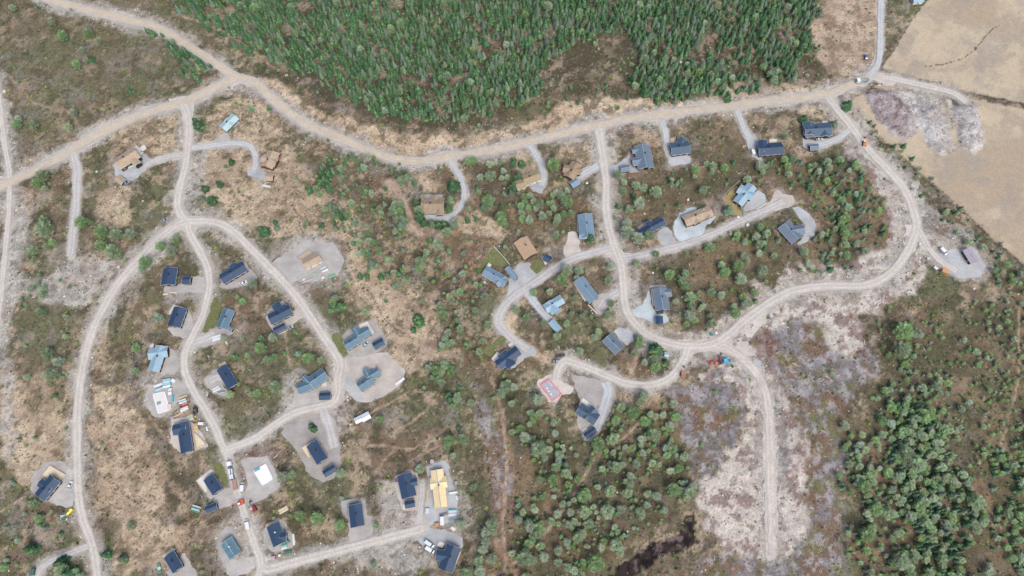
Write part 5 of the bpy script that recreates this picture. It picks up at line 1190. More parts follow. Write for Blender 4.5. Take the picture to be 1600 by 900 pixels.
def truck(label, u, v, ang, L, cab, bed, load=None):
    x, y = W(u, v, 1.2)
    t = thing('truck', label, 'truck', (x, y, .2), math.radians(ang))
    mb = MB(); mb.box(0, 0, .8, L, 1.0, .3); mb.build('chassis', PIPE, t)
    mb = MB(); mb.box(L / 2 - 1.1, 0, 1.9, 2.2, 2.45, 2.3); co = mb.build('cab', mat('cab_%d' % cab[0], cab, .3, .5, var=.02), t, bevel=.12)
    mb = MB(); mb.box(L / 2 + .02, 0, 2.2, .06, 2.1, .8); mb.build('windscreen', GLASS, co)
    mb = MB(); lb = L - 2.6
    mb.box(-1.3, 0, 1.1, lb, 2.5, .16)
    for s in (-1, 1): mb.box(-1.3, s * 1.2, 1.45, lb, .08, .6)
    mb.box(-1.3 - lb / 2 + .04, 0, 1.45, .08, 2.3, .6)
    mb.build('bed', mat('bed_%d_%d' % bed[:2], bed, .6), t)
    if load:
        for (cx, cy, lx, ly, h, c) in load:
            m2 = MB(); m2.box(cx, cy, 1.2 + h / 2, lx, ly, h); m2.build('load', mat('load_%d_%d_%d' % c, c, .5, var=.06), t, bevel=.04)
    wheels(t, (-L / 2 + 1.0, -L / 2 + 2.3, L / 2 - 1.3), 1.12, .5, .32)
    for s in (-1, 1):
        mb = MB(); mb.box(L / 2 + .03, s * .95, 1.1, .08, .35, .2); mb.build('headlight', LAMPG, t)
    return t
truck('white truck with a loaded flat bed stopped on the middle road', 361, 736, 107, 10.5, (240, 240, 240), (130, 150, 160), [(-.2, .7, 3.0, .8, .9, WH), (-.2, -.7, 2.6, .8, .7, (214, 224, 226)), (-3.2, .6, 2.4, 1.0, .8, WH), (-3.2, -.6, 2.6, .9, 1.0, (226, 228, 230)), (1.6, 0, .8, 1.6, .8, (90, 120, 150))])
truck('white cabbed tipper truck at the top right junction', 1347, 126, 190, 8.4, (232, 240, 240), (150, 170, 172))
# trailer behind the white truck
x, y = W(367, 757, .8)
t = thing('trailer', 'reddish brown flat trailer behind the white truck', 'trailer', (x, y, .2), math.radians(107))
mb = MB(); mb.box(0, 0, .95, 6.2, 2.4, .2); mb.build('bed', mat('brown_bed', (176, 140, 124), .8), t)
mb = MB(); [mb.box(0, s * 1.2, 1.12, 6.2, .08, .25) for s in (-1, 1)]; mb.build('side_board', TRIM['grey'], t)
mb = MB(); mb.beam((3.1, -.5, .7), (4.6, 0, .6), .12); mb.beam((3.1, .5, .7), (4.6, 0, .6), .12); mb.build('drawbar', PIPE, t)
wheels(t, (-1.6, -.4), 1.05, .45, .3)

def excavator(label, u, v, ang, rgb, swing=0, cabc=None):
    x, y = W(u, v, 1.2)
    t = thing('excavator', label, 'excavator', (x, y, .2), math.radians(ang))
    C_ = mat('digger_%d_%d' % rgb[:2], rgb, .4, .4, var=.05)
    for s in (-1, 1):
        mb = MB(); mb.box(0, s * .95, .42, 2.9, .5, .6)
        for q in (-1, 1): mb.cyl((q * 1.45, s * .95, .42), (0, 1, 0), .3, .5, 14)
        mb.build('track', TYRE, t)
    mb = MB(); mb.box(-.3, 0, 1.25, 2.9, 2.2, .8); mb.box(-1.5, 0, 1.5, .8, 2.2, 1.1); mb.build('body', C_, t, bevel=.1)
    mb = MB(); mb.box(.45, .62, 2.1, 1.3, .9, 1.4); cb = mb.build('cab', GLASS, t, bevel=.05)
    mb = MB(); mb.box(.45, .62, 2.84, 1.36, .96, .08); mb.build('cab_roof', mat('cabtop_%d' % (cabc or rgb)[0], cabc or rgb, .4), cb)
    mb = MB(); mb.beam((.8, -.3, 1.5), (2.6, -.3, 3.4), .35, .45); mb.beam((2.6, -.3, 3.4), (4.3, -.3, 2.7), .32, .4); mb.build('boom', C_, t)
    mb = MB(); mb.beam((4.3, -.3, 2.8), (4.9, -.3, .9), .28, .35); mb.build('stick', C_, t)
    mb = MB()
    prf = [(4.9, .9), (5.3, .7), (5.2, .2), (4.7, .1), (4.4, .4)]
    mb.face([(p[0], -.8, p[1]) for p in prf][::-1]); mb.face([(p[0], .2, p[1]) for p in prf])
    for i in range(len(prf) - 1):
        a, b = prf[i], prf[i + 1]; mb.face([(a[0], -.8, a[1]), (b[0], -.8, b[1]), (b[0], .2, b[1]), (a[0], .2, a[1])])
    mb.build('bucket', PIPE, t)
    return t
excavator('orange red excavator crossing the middle road above a white van', 376, 785, 205, (240, 90, 50), cabc=(240, 240, 240))
excavator('rusty orange excavator with a dark boom on the eastern road verge', 1351, 224, 80, (216, 140, 84), cabc=(250, 220, 170))
excavator('dark red and black tracked loader at the edge of the reddish heath', 397, 795, 130, (150, 64, 60), cabc=(214, 190, 190))
excavator('black compact digger among materials beside the middle road', 305, 641, 280, (70, 60, 64), cabc=(120, 100, 96))
excavator('faded orange brown digger on the sandy bank inside the gravel bend', 1067, 585, 80, (176, 122, 92), cabc=(206, 140, 96))

def frame_machine(label, u, v, ang, rgb, L, name='farm_implement'):
    x, y = W(u, v, .5)
    t = thing(name, label, 'machine', (x, y, .1), math.radians(ang))
    C_ = mat('implement_%d_%d' % rgb[:2], rgb, .5, var=.05)
    mb = MB(); mb.box(0, 0, .7, L, .3, .25)
    for q in (-.4, -.13, .13, .4): mb.box(q * L, 0, .7, .25, 2.2, .22)
    mb.build('frame', C_, t)
    mb = MB()
    for q in (-.4, -.13, .13, .4):
        for s in (-1, 0, 1): mb.beam((q * L, s, .7), (q * L + .3, s, .05), .1)
    mb.build('tine', PIPE, t)
    mb = MB(); mb.box(-L * .3, 0, 1.05, L * .25, 1.2, .5); mb.build('hopper', C_, t, bevel=.05)
    wheels(t, (0,), 1.2, .35, .2)
    return t
frame_machine('pinkish red implement, biggest of the parked machinery by the wide eastern junction', 1118, 564, 95, (226, 110, 110), 5.6)
frame_machine('small red implement left of the biggest red one', 1109, 566, 150, (214, 90, 90), 2.6)
frame_machine('long dark purple implement between the red and blue machines', 1125, 563, 100, (84, 60, 84), 6.0)
x, y = W(1134, 564, .9)
t = thing('site_tank_trailer', 'blue boxy trailer right of the parked red machinery', 'trailer', (x, y, .1), math.radians(5))
mb = MB(); mb.box(0, 0, 1.25, 3.0, 2.7, 1.5); mb.build('body', mat('trailer_blue', (80, 166, 206), .4, .4, var=.05), t, bevel=.12)
mb = MB(); mb.box(1.9, 0, .9, .9, 1.6, .9); mb.build('motor_box', mat('dark_red_box', (96, 44, 60), .5), t, bevel=.05)
mb = MB(); mb.cyl((-.3, .2, 2.05), (0, 0, 1), .4, .12, 14); mb.build('hatch', mat('hatch_aqua', (150, 206, 222), .4), t)
wheels(t, (0,), 1.3, .4, .25)

# boulders that stand out
def rock_mesh(seed, r):
    rr = random.Random(seed)
    import bmesh
    bm = bmesh.new(); bmesh.ops.create_icosphere(bm, subdivisions=2, radius=r)
    for v in bm.verts:
        n = v.co.normalized()
        k = .78 + .3 * float(vn(np.array([n.x * 1.7 + seed * 3.1]), np.array([n.y * 1.7 + n.z * 2.3 + seed]), 4)[0]) + rr.uniform(-.05, .05)
        v.co = Vector((v.co.x * k, v.co.y * k * .85, v.co.z * k * .6))
    me = bpy.data.meshes.new('boulder'); bm.to_mesh(me); bm.free()
    return me
BR_ = [('white boulder on the rubble where the western road curves', 186, 417, 1.5), ('white boulder in the heath above the long jagged turf cabin', 1075, 312, 1.1), ('white boulder left of the narrow navy cabin', 1007, 334, .8),
       ('white boulder in front of the cabin left of the upper junction', 917, 286, 1.1), ('white boulder beside the grey sheets above the slate cabin', 1020, 426, .9), ('smaller white boulder in the heath above the slate cabin', 1040, 427, .7),
       ('white boulder right of the slate cabin east of the sweeping bend', 1066, 464, .8), ('pale boulder at the corner of the eastern turning place', 1153, 339, 1.2), ('pale boulder on the verge below the eastern road', 1168, 351, 1.3),
       ('white boulder in the brown heath of the far left edge', 7, 143, 1.4), ('white boulder below the long turf roofed cabin', 151, 268, .9), ('white boulder between the cabin shed and the empty plot', 180, 292, .7), ('pale boulder in the plot ringed by pines', 223, 314, .7),
       ('white boulder among the trees of the far right edge', 1522, 451, .9), ('white block half hidden in the dense lower right forest', 1494, 861, 1.5), ('white block at the bottom of the dense lower right forest', 1480, 897, 1.4), ('white boulder pair in the upper forest clearing', 1063, 97, 1.4), ('white boulder under the pines of the upper forest edge', 448, 118, 1.3),
       ('white boulder left of the reddish heath triangle', 374, 442, .6), ('pale boulder above the turf garage bend', 757, 441, 1.0)]
for i, (lb, u, v, r) in enumerate(BR_):
    o = bpy.data.objects.new('boulder', rock_mesh(i, r)); COL.objects.link(o)
    x, y = W(u, v, .3); o.location = (x, y, .15 + r * .2); o.rotation_euler = (0, 0, i * 1.3)
    o.data.materials.append(mat('pale_granite', (214, 212, 208), .9, var=.1))
    tag(o, lb, 'boulder')
# low yard wall beside the unfinished turf cabin, garden fences, retaining walls
def wall_line(name, label, cat, pts, h, w, m):
    P3 = [W(u, v, h) for u, v in pts]
    c = P3[0]; t = MB()
    for a, b in zip(P3[:-1], P3[1:]):
        t.beam((a[0] - c[0], a[1] - c[1], h / 2), (b[0] - c[0], b[1] - c[1], h / 2), w, h)
    o = t.build(name, m); o.location = (c[0], c[1], 0.02)
    tag(o, label, cat)
    return o
wall_line('retaining_wall', 'low pale L shaped wall below the unfinished turf cabin', 'wall', [(462, 433), (473, 441), (489, 435)], .8, .3, mat('concrete', (196, 194, 188), .9))
wall_line('retaining_wall', 'curved pale stone wall left of the pale blue standing seam cabin', 'wall', [(1128, 309), (1138, 298), (1148, 289), (1156, 282)], .6, .35, mat('concrete', (168, 166, 162), .9))
wall_line('retaining_wall', 'pale stone edge below the parking yard of the pale blue cabin', 'wall', [(1157, 322), (1162, 330), (1162, 338)], .6, .4, mat('concrete', (168, 166, 162), .9))
wall_line('retaining_wall', 'white stone edge along the eastern turning place', 'wall', [(1182, 327), (1198, 317)], .5, .5, mat('light_stone', (220, 216, 206), .9))
wall_line('retaining_wall', 'pale stone edge left of the dark grey drive inside the loop', 'wall', [(919, 476), (927, 484), (933, 490)], .5, .5, mat('light_stone', (220, 216, 206), .9))
wall_line('garden_fence', 'wire and post fence line above the green lawn of the left edge cabin', 'fence', [(771, 384), (780, 394), (790, 405), (797, 414)], .7, .25, mat('light_stone', (220, 216, 206), .9))
wall_line('garden_fence', 'thin wooden fence along the blue grey driveway side', 'fence', [(960, 640), (955, 648), (948, 658)], .7, .25, mat('light_stone', (220, 216, 206), .9))
# fallen logs
for i, (u1, v1, u2, v2, lb) in enumerate([(55, 352, 68, 364, 'pale fallen trunk beside the biggest lone pine of the empty plots'), (925, 318, 931, 311, 'pale log left of the north south road'), (428, 716, 441, 702, 'pale straight log in the heath above the bright white slab'), (745, 404, 753, 398, 'pale stacked log left of the green lawn'), (1238, 567, 1250, 573, 'pale fallen trunk in the cut brush'), (1182, 590, 1196, 612, 'thin pale log on the rubble bank'), (90, 417, 101, 437, 'grey fallen trunk in the heath below the dead end gravel road'), (1350, 532, 1352, 545, 'pale bare trunk in the brush of the right hand side'), (1290, 587, 1298, 593, 'grey bare trunk lying in the lilac brush'), (640, 884, 652, 896, 'pale trunk left of the large navy cabin')]):
    a = W(u1, v1, .3); b = W(u2, v2, .3)
    L = math.hypot(b[0] - a[0], b[1] - a[1]); an = math.atan2(b[1] - a[1], b[0] - a[0])
    me = MB(); n = 8
    for k in range(6):
        x0, x1 = -L / 2 + L * k / 6, -L / 2 + L * (k + 1) / 6
        r0, r1 = .28 * (1 - k / 9), .28 * (1 - (k + 1) / 9)
        w0, w1 = .15 * math.sin(k * 1.7 + i), .15 * math.sin((k + 1) * 1.7 + i)
        for j in range(n):
            t0, t1 = 2 * math.pi * j / n, 2 * math.pi * (j + 1) / n
            me.face([(x0, w0 + r0 * math.cos(t0), .3 + r0 * math.sin(t0)), (x1, w1 + r1 * math.cos(t0), .3 + r1 * math.sin(t0)), (x1, w1 + r1 * math.cos(t1), .3 + r1 * math.sin(t1)), (x0, w0 + r0 * math.cos(t1), .3 + r0 * math.sin(t1))])
    o = me.build('fallen_log', mat('bleached_wood', (206, 198, 186), .9)); o.location = ((a[0] + b[0]) / 2, (a[1] + b[1]) / 2, .1); o.rotation_euler = (0, 0, an)
    tag(o, lb, 'log')

# ------------------------------------------------------------------ trees
def kite(rs, base, tip, wid, lift, droop=0.0):
    """folded leaf-like spray of two triangles either side of its spine"""
    base = np.array(base); tip = np.array(tip)
    d = tip - base
    side = np.cross(d, [0, 0, 1.0]); ln = np.linalg.norm(side)
    side = side / ln if ln > 1e-6 else np.array([1., 0, 0])
    mid = base + d * .55 + np.array([0, 0, lift])
    V = [base, mid - side * wid + [0, 0, -droop], tip, mid + side * wid + [0, 0, -droop]]
    return V
def pack(kites, cols):
    V = []; F = []; C_ = []
    for k, c in zip(kites, cols):
        n = len(V); V += list(k); F += [n, n + 1, n + 2, n, n + 2, n + 3]; C_ += [c] * 4
    return np.array(V, np.float32), np.array(F, np.int32), np.array(C_, np.float32)
def spruce(seed, grey=0.0):
    """unit height 1, whorls of drooping branches"""
    r = random.Random(seed); K = []; C_ = []
    R = r.uniform(.25, .34)
    nwh = 12
    for i in range(nwh):
        z = .06 + .9 * (i / (nwh - 1)) ** .95
        rad = R * (1 - z) ** .85 * r.uniform(.88, 1.12) + .012
        nb = 9 if z < .6 else (7 if z < .85 else 5)
        ph = r.random() * 6.3
        for b in range(nb):
            t = ph + 6.283 * b / nb + r.uniform(-.25, .25)
            L = rad * r.uniform(.72, 1.15)
            bz = z + r.uniform(-.02, .02)
            tip = (L * math.cos(t), L * math.sin(t), bz - L * r.uniform(.15, .5))
            g = r.uniform(.75, 1.2)
            col = S(66 + 62 * grey, 100 + 30 * grey, 68 + 58 * grey, 1) * g if r.random() > .14 else S(112, 142, 84, 1)
            K.append(kite(r, (0, 0, bz + .015), tip, L * .30, .012, .02)); C_.append(col)
            if L > .05:
                K.append(kite(r, (tip[0] * .35, tip[1] * .35, bz), (L * .9 * math.cos(t + .35), L * .9 * math.sin(t + .35), bz - L * .45), L * .18, .01, .02)); C_.append(col * .92)
    K.append(kite(r, (0, 0, .93), (.004, .004, 1.0), .008, 0)); C_.append(S(112, 146, 66, 1))
    return pack(K, C_)
def pine(seed, grey=.5, young=False):
    """unit height 1, irregular round crown of needle tufts at branch ends"""
    r = random.Random(seed); K = []; C_ = []
    R = r.uniform(.30, .37) if not young else r.uniform(.24, .30)
    nb = 36 if not young else 28
    lob = [r.uniform(.75, 1.2) for _ in range(7)]
    for b in range(nb):
        f = (b + .5) / nb
        z = .22 + .72 * f
        t = b * 2.399 + r.uniform(-.3, .3)
        prof = math.sqrt(max(0.02, 1 - ((z - .34) / .66) ** 2)) if z > .34 else .8 + .2 * (z / .34)
        k = (t % 6.283) / 6.283 * 7; k0 = int(k) % 7; k1 = (k0 + 1) % 7
        L = R * prof * (lob[k0] * (1 - k % 1) + lob[k1] * (k % 1)) * r.uniform(.8, 1.1)
        tip = np.array([L * math.cos(t), L * math.sin(t), z + L * .18])
        base = np.array([0, 0, z - .06])
        g = r.uniform(.78, 1.22)
        gcol = S(108 + 42 * grey, 137 + 16 * grey, 84 + 60 * grey, 1) * g
        for q, sc in ((1.0, 1.0), (.66, .9), (.36, .8)):
            p = base + (tip - base) * q
            if L * q < .03 and q < 1: continue
            n = 6 if q == 1 else 4
            for s in range(n):
                tt = t + (s - (n - 1) / 2) * (.62 if q == 1 else 1.1) + r.uniform(-.15, .15)
                ll = R * .42 * sc * r.uniform(.7, 1.3)
                e = p + np.array([ll * math.cos(tt), ll * math.sin(tt), ll * r.uniform(.05, .5)])
                K.append(kite(r, p - (e - p) * .15, e, ll * .15, .004, .006)); C_.append(gcol * r.uniform(.8, 1.25))
    return pack(K, C_)
def birch(seed):
    r = random.Random(seed); K = []; C_ = []
    for b in range(46):
        t = r.random() * 6.283; z = r.uniform(.15, .75); L = r.uniform(.12, .34) * (1.1 - z * .6)
        e = (L * math.cos(t), L * math.sin(t), min(1, z + r.uniform(.12, .4)))
        c = S(*r.choice([(148, 136, 130), (126, 112, 106), (164, 150, 140), (130, 130, 100)]), 1)
        K.append(kite(r, (0, 0, z), e, .008, 0)); C_.append(c)
        for s in range(3):
            q = r.uniform(.4, .95); p = np.array([e[0] * q, e[1] * q, z + (e[2] - z) * q]); tt = t + r.uniform(-1.2, 1.2); l2 = L * .45
            K.append(kite(r, p, p + np.array([l2 * math.cos(tt), l2 * math.sin(tt), l2 * .6]), .012, 0)); C_.append(c * r.uniform(.8, 1.2))
    return pack(K, C_)
def bush(seed, rgb):
    r = random.Random(seed); K = []; C_ = []
    for b in range(34):
        t = r.random() * 6.283; el = r.uniform(.1, 1.4); L = r.uniform(.7, 1.05)
        d = np.array([math.cos(t) * math.cos(el), math.sin(t) * math.cos(el), math.sin(el) * .9])
        tt = r.random() * 6.283
        p = d * L * .6; e = d * L + np.array([math.cos(tt), math.sin(tt), 0]) * .12
        K.append(kite(r, p * .6, e, .2, .03, .04)); C_.append(S(*rgb, 1) * r.uniform(.75, 1.25))
    return pack(K, C_)
def trunk_mesh(h, r0, name, rgb):
    mb = MB(); n = 7
    for k in range(4):
        z0, z1 = h * k / 4, h * (k + 1) / 4
        a, b = r0 * (1 - k / 4.4), r0 * (1 - (k + 1) / 4.4)
        for j in range(n):
            t0, t1 = 2 * math.pi * j / n, 2 * math.pi * (j + 1) / n
            mb.face([(a * math.cos(t0), a * math.sin(t0), z0), (a * math.cos(t1), a * math.sin(t1), z0), (b * math.cos(t1), b * math.sin(t1), z1), (b * math.cos(t0), b * math.sin(t0), z1)])
    me = bpy.data.meshes.new(name)
    me.from_pydata([tuple(v) for v in mb.v], [], mb.f); me.materials.append(mat('bark_' + name, rgb, .95))
    return me
FK = 0.66       # foliage albedo scale against the seen colour
PROTO = {'S': [spruce(i) for i in range(4)] + [spruce(10 + i, .5) for i in range(2)],
         'P': [pine(20 + i, g) for i, g in enumerate((.1, .35, .6, .45))] + [pine(40 + i, g, True) for i, g in enumerate((.1, -.1))],
         'B': [birch(60 + i) for i in range(3)]}
for k in PROTO: PROTO[k] = [(v, f, c * FK) for v, f, c in PROTO[k]]
TRUNK = {'S': trunk_mesh(.9, .016, 'spruce_trunk', (96, 78, 64)), 'P': trunk_mesh(.85, .02, 'pine_trunk', (150, 104, 76)), 'B': trunk_mesh(.8, .012, 'birch_trunk', (206, 200, 194))}
KNAME = {'S': 'spruce_tree', 'P': 'pine_tree', 'B': 'birch_tree'}
CROWNME = {}
for k, L in PROTO.items():
    CROWNME[k] = []
    for v, f, c in L:
        me = bpy.data.meshes.new('crown'); nf = len(f) // 3
        me.vertices.add(len(v)); me.vertices.foreach_set('co', v.ravel()); me.loops.add(len(f)); me.loops.foreach_set('vertex_index', f)
        me.polygons.add(nf); me.polygons.foreach_set('loop_start', np.arange(nf, dtype=np.int32) * 3); me.update(calc_edges=True)
        ca = me.color_attributes.new('Col', 'FLOAT_COLOR', 'POINT'); c4 = np.ones((len(v), 4), np.float32); c4[:, :3] = c; ca.data.foreach_set('color', c4.ravel())
        me.materials.append(M['foliage']); CROWNME[k].append(me)

TREES = []      # x, y, z, height, width scale, kind, proto, rot, region, px, py, size on screen
cell = {}
def free(x, y, d):
    ix, iy = int(x // 4), int(y // 4)
    for a in (-1, 0, 1):
        for b in (-1, 0, 1):
            for (p, q, dd) in cell.get((ix + a, iy + b), ()):
                if (p - x) ** 2 + (q - y) ** 2 < ((d + dd) * .5) ** 2: return False
    return True
def addtree(x, y, h, kind, reg, wid=None, proto=None, hand=False):
    rr = random
    if proto is None:
        if kind == 'S': proto = rr.randrange(4) if rr.random() < .66 else 4 + rr.randrange(2)
        elif kind == 'P': proto = rr.randrange(4) if h > 4.2 else (4 + rr.randrange(2) if rr.random() < .6 else rr.randrange(4))
        else: proto = rr.randrange(3)
    u, v = proj(np.array([x]), np.array([y]), 0.0)
    w = wid or (rr.uniform(.8, 1.4) if kind == 'S' else rr.uniform(.85, 1.2))
    cell.setdefault((int(x // 4), int(y // 4)), []).append((x, y, h * .3))
    s2 = h * w / math.sqrt(x * x + y * y + CAM_H ** 2)
    TREES.append((x, y, float(look(HMAP, x, y)), h, w, kind, proto, rr.random() * 6.28, reg, float(u[0]), float(v[0]), s2, hand))
HOUSEMASK = lay()
for lb, u, v in HOUSES: stroke(HOUSEMASK, [(u, v), (u + .1, v)], 34)
BLOCK = np.maximum(np.maximum(blur(ROADM, 1) > .3, HOUSEMASK > 0), TRKM > 0)
def region_of(u, v):
    for r in TREG:
        q = r[1]; ins = False
        for i in range(len(q)):
            (ax, ay), (bx, by) = q[i], q[(i + 1) % len(q)]
            if (ay > v) != (by > v) and u < (bx - ax) * (v - ay) / (by - ay) + ax: ins = not ins
        if ins: return r[0]
    return 'village' if u < 700 else 'loop_lots'
for (u, v, w, k) in HAND:
    if w <= 0: continue
    ratio = .38 if k == 'S' else .8
    x, y = W(u, v, 3.0)
    dist = math.sqrt(x * x + y * y + 400 ** 2)
    wm = w / (FPX / dist) * .95
    if k == 'P': h = min(wm * 1.25, 11); addtree(x, y, h, k, region_of(u, v), wid=wm / (h * .82), hand=True)
    else: h = min(wm * 1.7, 11); addtree(x, y, h, k, region_of(u, v), wid=wm / (h * .38), hand=True)
DENSC = fbm(GX, GY, 16, 4, 91)
for reg, poly, dens, (h0, h1), thr in [(r[0], r[1], r[2], r[3], r[4]) for r in TREG]:
    L = lay(); fill(L, poly); L = blur(warp(L, 1.5), 2)
    p = np.array(poly, float)
    wx, wy = unproj(p[:, 0], p[:, 1]); x0, x1, y0, y1 = wx.min(), wx.max(), wy.min(), wy.max()
    area = (x1 - x0) * (y1 - y0)
    for ki, k in enumerate('SPB'):
        n = int(area / 100 * dens[ki] * 1.15)
        xs_ = RNG.uniform(x0, x1, n); ys_ = RNG.uniform(y0, y1, n)
        m = look(L, xs_, ys_); c = look(DENSC, xs_, ys_); blk = look(BLOCK, xs_, ys_)
        u_, v_ = proj(xs_, ys_)
        for x, y, mm, cc, bb, uu, vv in zip(xs_, ys_, m, c, blk, u_, v_):
            if mm < .5 or bb or uu < -60 or uu > 1665 or vv < -50 or vv > 960: continue
            if random.random() > sst(thr - .07, thr + .09, np.array([cc]))[0] * .92 + .08: continue
            h = h0 + (h1 - h0) * random.random() ** 1.3
            if k == 'B': h *= .75
            if k == 'P' : h *= .85
            if free(x, y, h * (.23 if k == 'S' else .40)): addtree(x, y, h, k, reg)
# lone saplings over the whole heath
n = 2600
xs_ = RNG.uniform(-420, 460, n); ys_ = RNG.uniform(-40, 420, n)
hd = look(HARDB, xs_, ys_); fl = look(CLS['field'] + CLS['peat'] + CLS['rub'] * .7, xs_, ys_); blk = look(BLOCK, xs_, ys_); cc = look(DENSC, xs_, ys_); u_, v_ = proj(xs_, ys_)
for x, y, a, b, c, d, uu, vv in zip(xs_, ys_, hd, fl, blk, cc, u_, v_):
    if a > .1 or b > .3 or c or d < .42 or uu < -20 or uu > 1620 or vv < -20 or vv > 920: continue
    k = 'P' if random.random() < .6 else ('S' if random.random() < .5 else 'B')
    h = random.uniform(1.2, 3.0)
    if free(x, y, h * .5): addtree(x, y, h, k, region_of(uu, vv))

def merge(name, label, cat, items, protos, material, group=None, kind='stuff'):
    """items rows: x, y, z, sx, sz, rot, proto, tint r, g, b -> one mesh"""
    Vs = []; Fs = []; Cs = []; off = 0
    A = np.array(items, np.float64)
    for pi, (v, f, c) in enumerate(protos):
        it = A[A[:, 6] == pi]
        if not len(it): continue
        ca, sa = np.cos(it[:, 5])[:, None], np.sin(it[:, 5])[:, None]
        X = (v[None, :, 0] * ca - v[None, :, 1] * sa) * it[:, 3:4] + it[:, 0:1]
        Y = (v[None, :, 0] * sa + v[None, :, 1] * ca) * it[:, 3:4] + it[:, 1:2]
        Z = v[None, :, 2] * it[:, 4:5] + it[:, 2:3]
        n, m = X.shape
        Vs.append(np.stack([X, Y, Z], -1).reshape(-1, 3).astype(np.float32))
        Fs.append((f[None, :] + (np.arange(n) * m)[:, None] + off).ravel().astype(np.int32))
        Cs.append((c[None] * it[:, None, 7:10]).reshape(-1, 3).astype(np.float32)); off += n * m
    o = link_mesh(name, np.concatenate(Vs), np.concatenate(Fs), 3, material, None, np.concatenate(Cs), kind)
    if label: tag(o, label, cat, group)
    return o
vis = [t for t in TREES if -8 < t[9] < 1608 and -12 < t[10] < 912]
for k, kn in KNAME.items():
    L = sorted([t for t in vis if t[5] == k], key=lambda t: -(t[11] + (5 if t[12] else 0)))
    ind = L[:290]; ids = set(id(t) for t in ind)
    rest = [t for t in TREES if t[5] == k and id(t) not in ids]
    look_ = {'S': ['dark green pointed spruce', 'green'], 'P': ['rounded grey green pine', 'grey'], 'B': ['leafless greyish birch', 'bare']}[k]
    # nearest cabin names the single garden trees
    used = {}
    for t in sorted(ind, key=lambda t: min([math.hypot(t[9] - h[1], t[10] - h[2]) for h in HOUSES])):
        dd = min(HOUSES, key=lambda h: math.hypot(t[9] - h[1], t[10] - h[2]))
        if math.hypot(t[9] - dd[1], t[10] - dd[2]) < 40 and dd[0] not in used: used[dd[0]] = id(t)
    inv_used = {v: kk for kk, v in used.items()}
    LAB = {}
    regs = {}
    for t in ind:
        if id(t) not in inv_used: regs.setdefault(TLABEL.get(t[8], TLABEL['village']), []).append(t)
    ORD = 'first second third fourth fifth sixth seventh eighth ninth tenth eleventh twelfth thirteenth fourteenth fifteenth sixteenth seventeenth eighteenth nineteenth twentieth'.split()
    for (wh, gr), ts in regs.items():
        gname = {'S': 'spruces', 'P': 'pines', 'B': 'birches'}[k] + ' of the ' + gr
        kw = kn.replace('_tree', '')
        if len(ts) == 1: LAB[id(ts[0])] = (look_[0] + ', the lone one ' + wh, gname)
        elif len(ts) <= 20:
            for i, t in enumerate(sorted(ts, key=lambda t: t[9])): LAB[id(t)] = (ORD[i] + ' ' + kw + ' from the left ' + wh, gname)
        else:
            for key, sgn, wd in ((9, 1, 'leftmost'), (9, -1, 'rightmost'), (10, 1, 'topmost'), (10, -1, 'lowest')):
                t = min((t for t in ts if id(t) not in LAB), key=lambda t: sgn * t[key]); LAB[id(t)] = (wd + ' large ' + kw + ' ' + wh, gname)
            big = sorted((t for t in ts if id(t) not in LAB), key=lambda t: -t[11])
            LAB[id(big[0])] = ('biggest ' + kw + ' ' + wh, gname)
            for t in big[1:]:
                tone = {'S': ['dark green', 'mid green', 'bright green', 'fresh green', 'dull grey green', 'silvery green'], 'P': ['fresh green', 'grey green', 'silvery grey', 'pale grey green', 'yellowish', 'olive'], 'B': ['bare', 'twiggy', 'leafless']}[k][t[6]]
                sz = 'tall' if t[3] > np.median([q[3] for q in ts]) else 'shorter'
                LAB[id(t)] = (sz + ' ' + tone + ' ' + kw + ' ' + wh, gname)
    for t in ind:
        x, y, z, h, w, _, pi, rot, reg, u, v, s2, hand = t
        kind_word = kn.replace('_tree', '')
        if id(t) in inv_used:
            hl = ' '.join(inv_used[id(t)].split()[:10])
            while hl.split()[-1] in ('a', 'the', 'of', 'with', 'in', 'beside', 'and', 'its', 'at', 'above', 'below', 'by', 'left', 'right', 'two', 'own', 'to', 'from', 'just', 'near', 'cut', 'small', 'white', 'pale', 'upper', 'lower', 'green', 'gravel'):
                hl = ' '.join(hl.split()[:-1])
            e = thing(kn, kind_word + ' standing closest to the ' + hl, 'tree', (x, y, z - .1), rot)
        elif id(t) in LAB:
            e = thing(kn, LAB[id(t)][0], 'tree', (x, y, z - .1), rot, LAB[id(t)][1])
        else:
            wh, gr = TLABEL.get(reg, TLABEL['village'])
            gname = {'S': 'spruces', 'P': 'pines', 'B': 'birches'}[k] + ' of the ' + gr
            e = thing(kn, look_[0] + ' ' + wh, 'tree', (x, y, z - .1), rot, gname)
        sxy = h * w
        cr = bpy.data.objects.new('crown', CROWNME[k][pi]); COL.objects.link(cr); cr.parent = e; cr.scale = (sxy, sxy, h)
        tr = bpy.data.objects.new('trunk', TRUNK[k]); COL.objects.link(tr); tr.parent = e; tr.scale = (h, h, h)
    if rest:
        it = []
        for (x, y, z, h, w, _, pi, rot, *_r) in rest:
            g = random.uniform(.75, 1.25); s = random.uniform(-.08, .08)
            it.append((x, y, z - .1, h * w, h, rot, pi, g * (1 + s), g, g * (1 - s)))
        nm = {'S': 'spruce_wood', 'P': 'pine_wood', 'B': 'birch_thicket'}[k]
        merge(nm, None, None, it, PROTO[k], M['foliage'])
print('TREES', len(TREES), {k: sum(1 for t in TREES if t[5] == k) for k in 'SPB'})

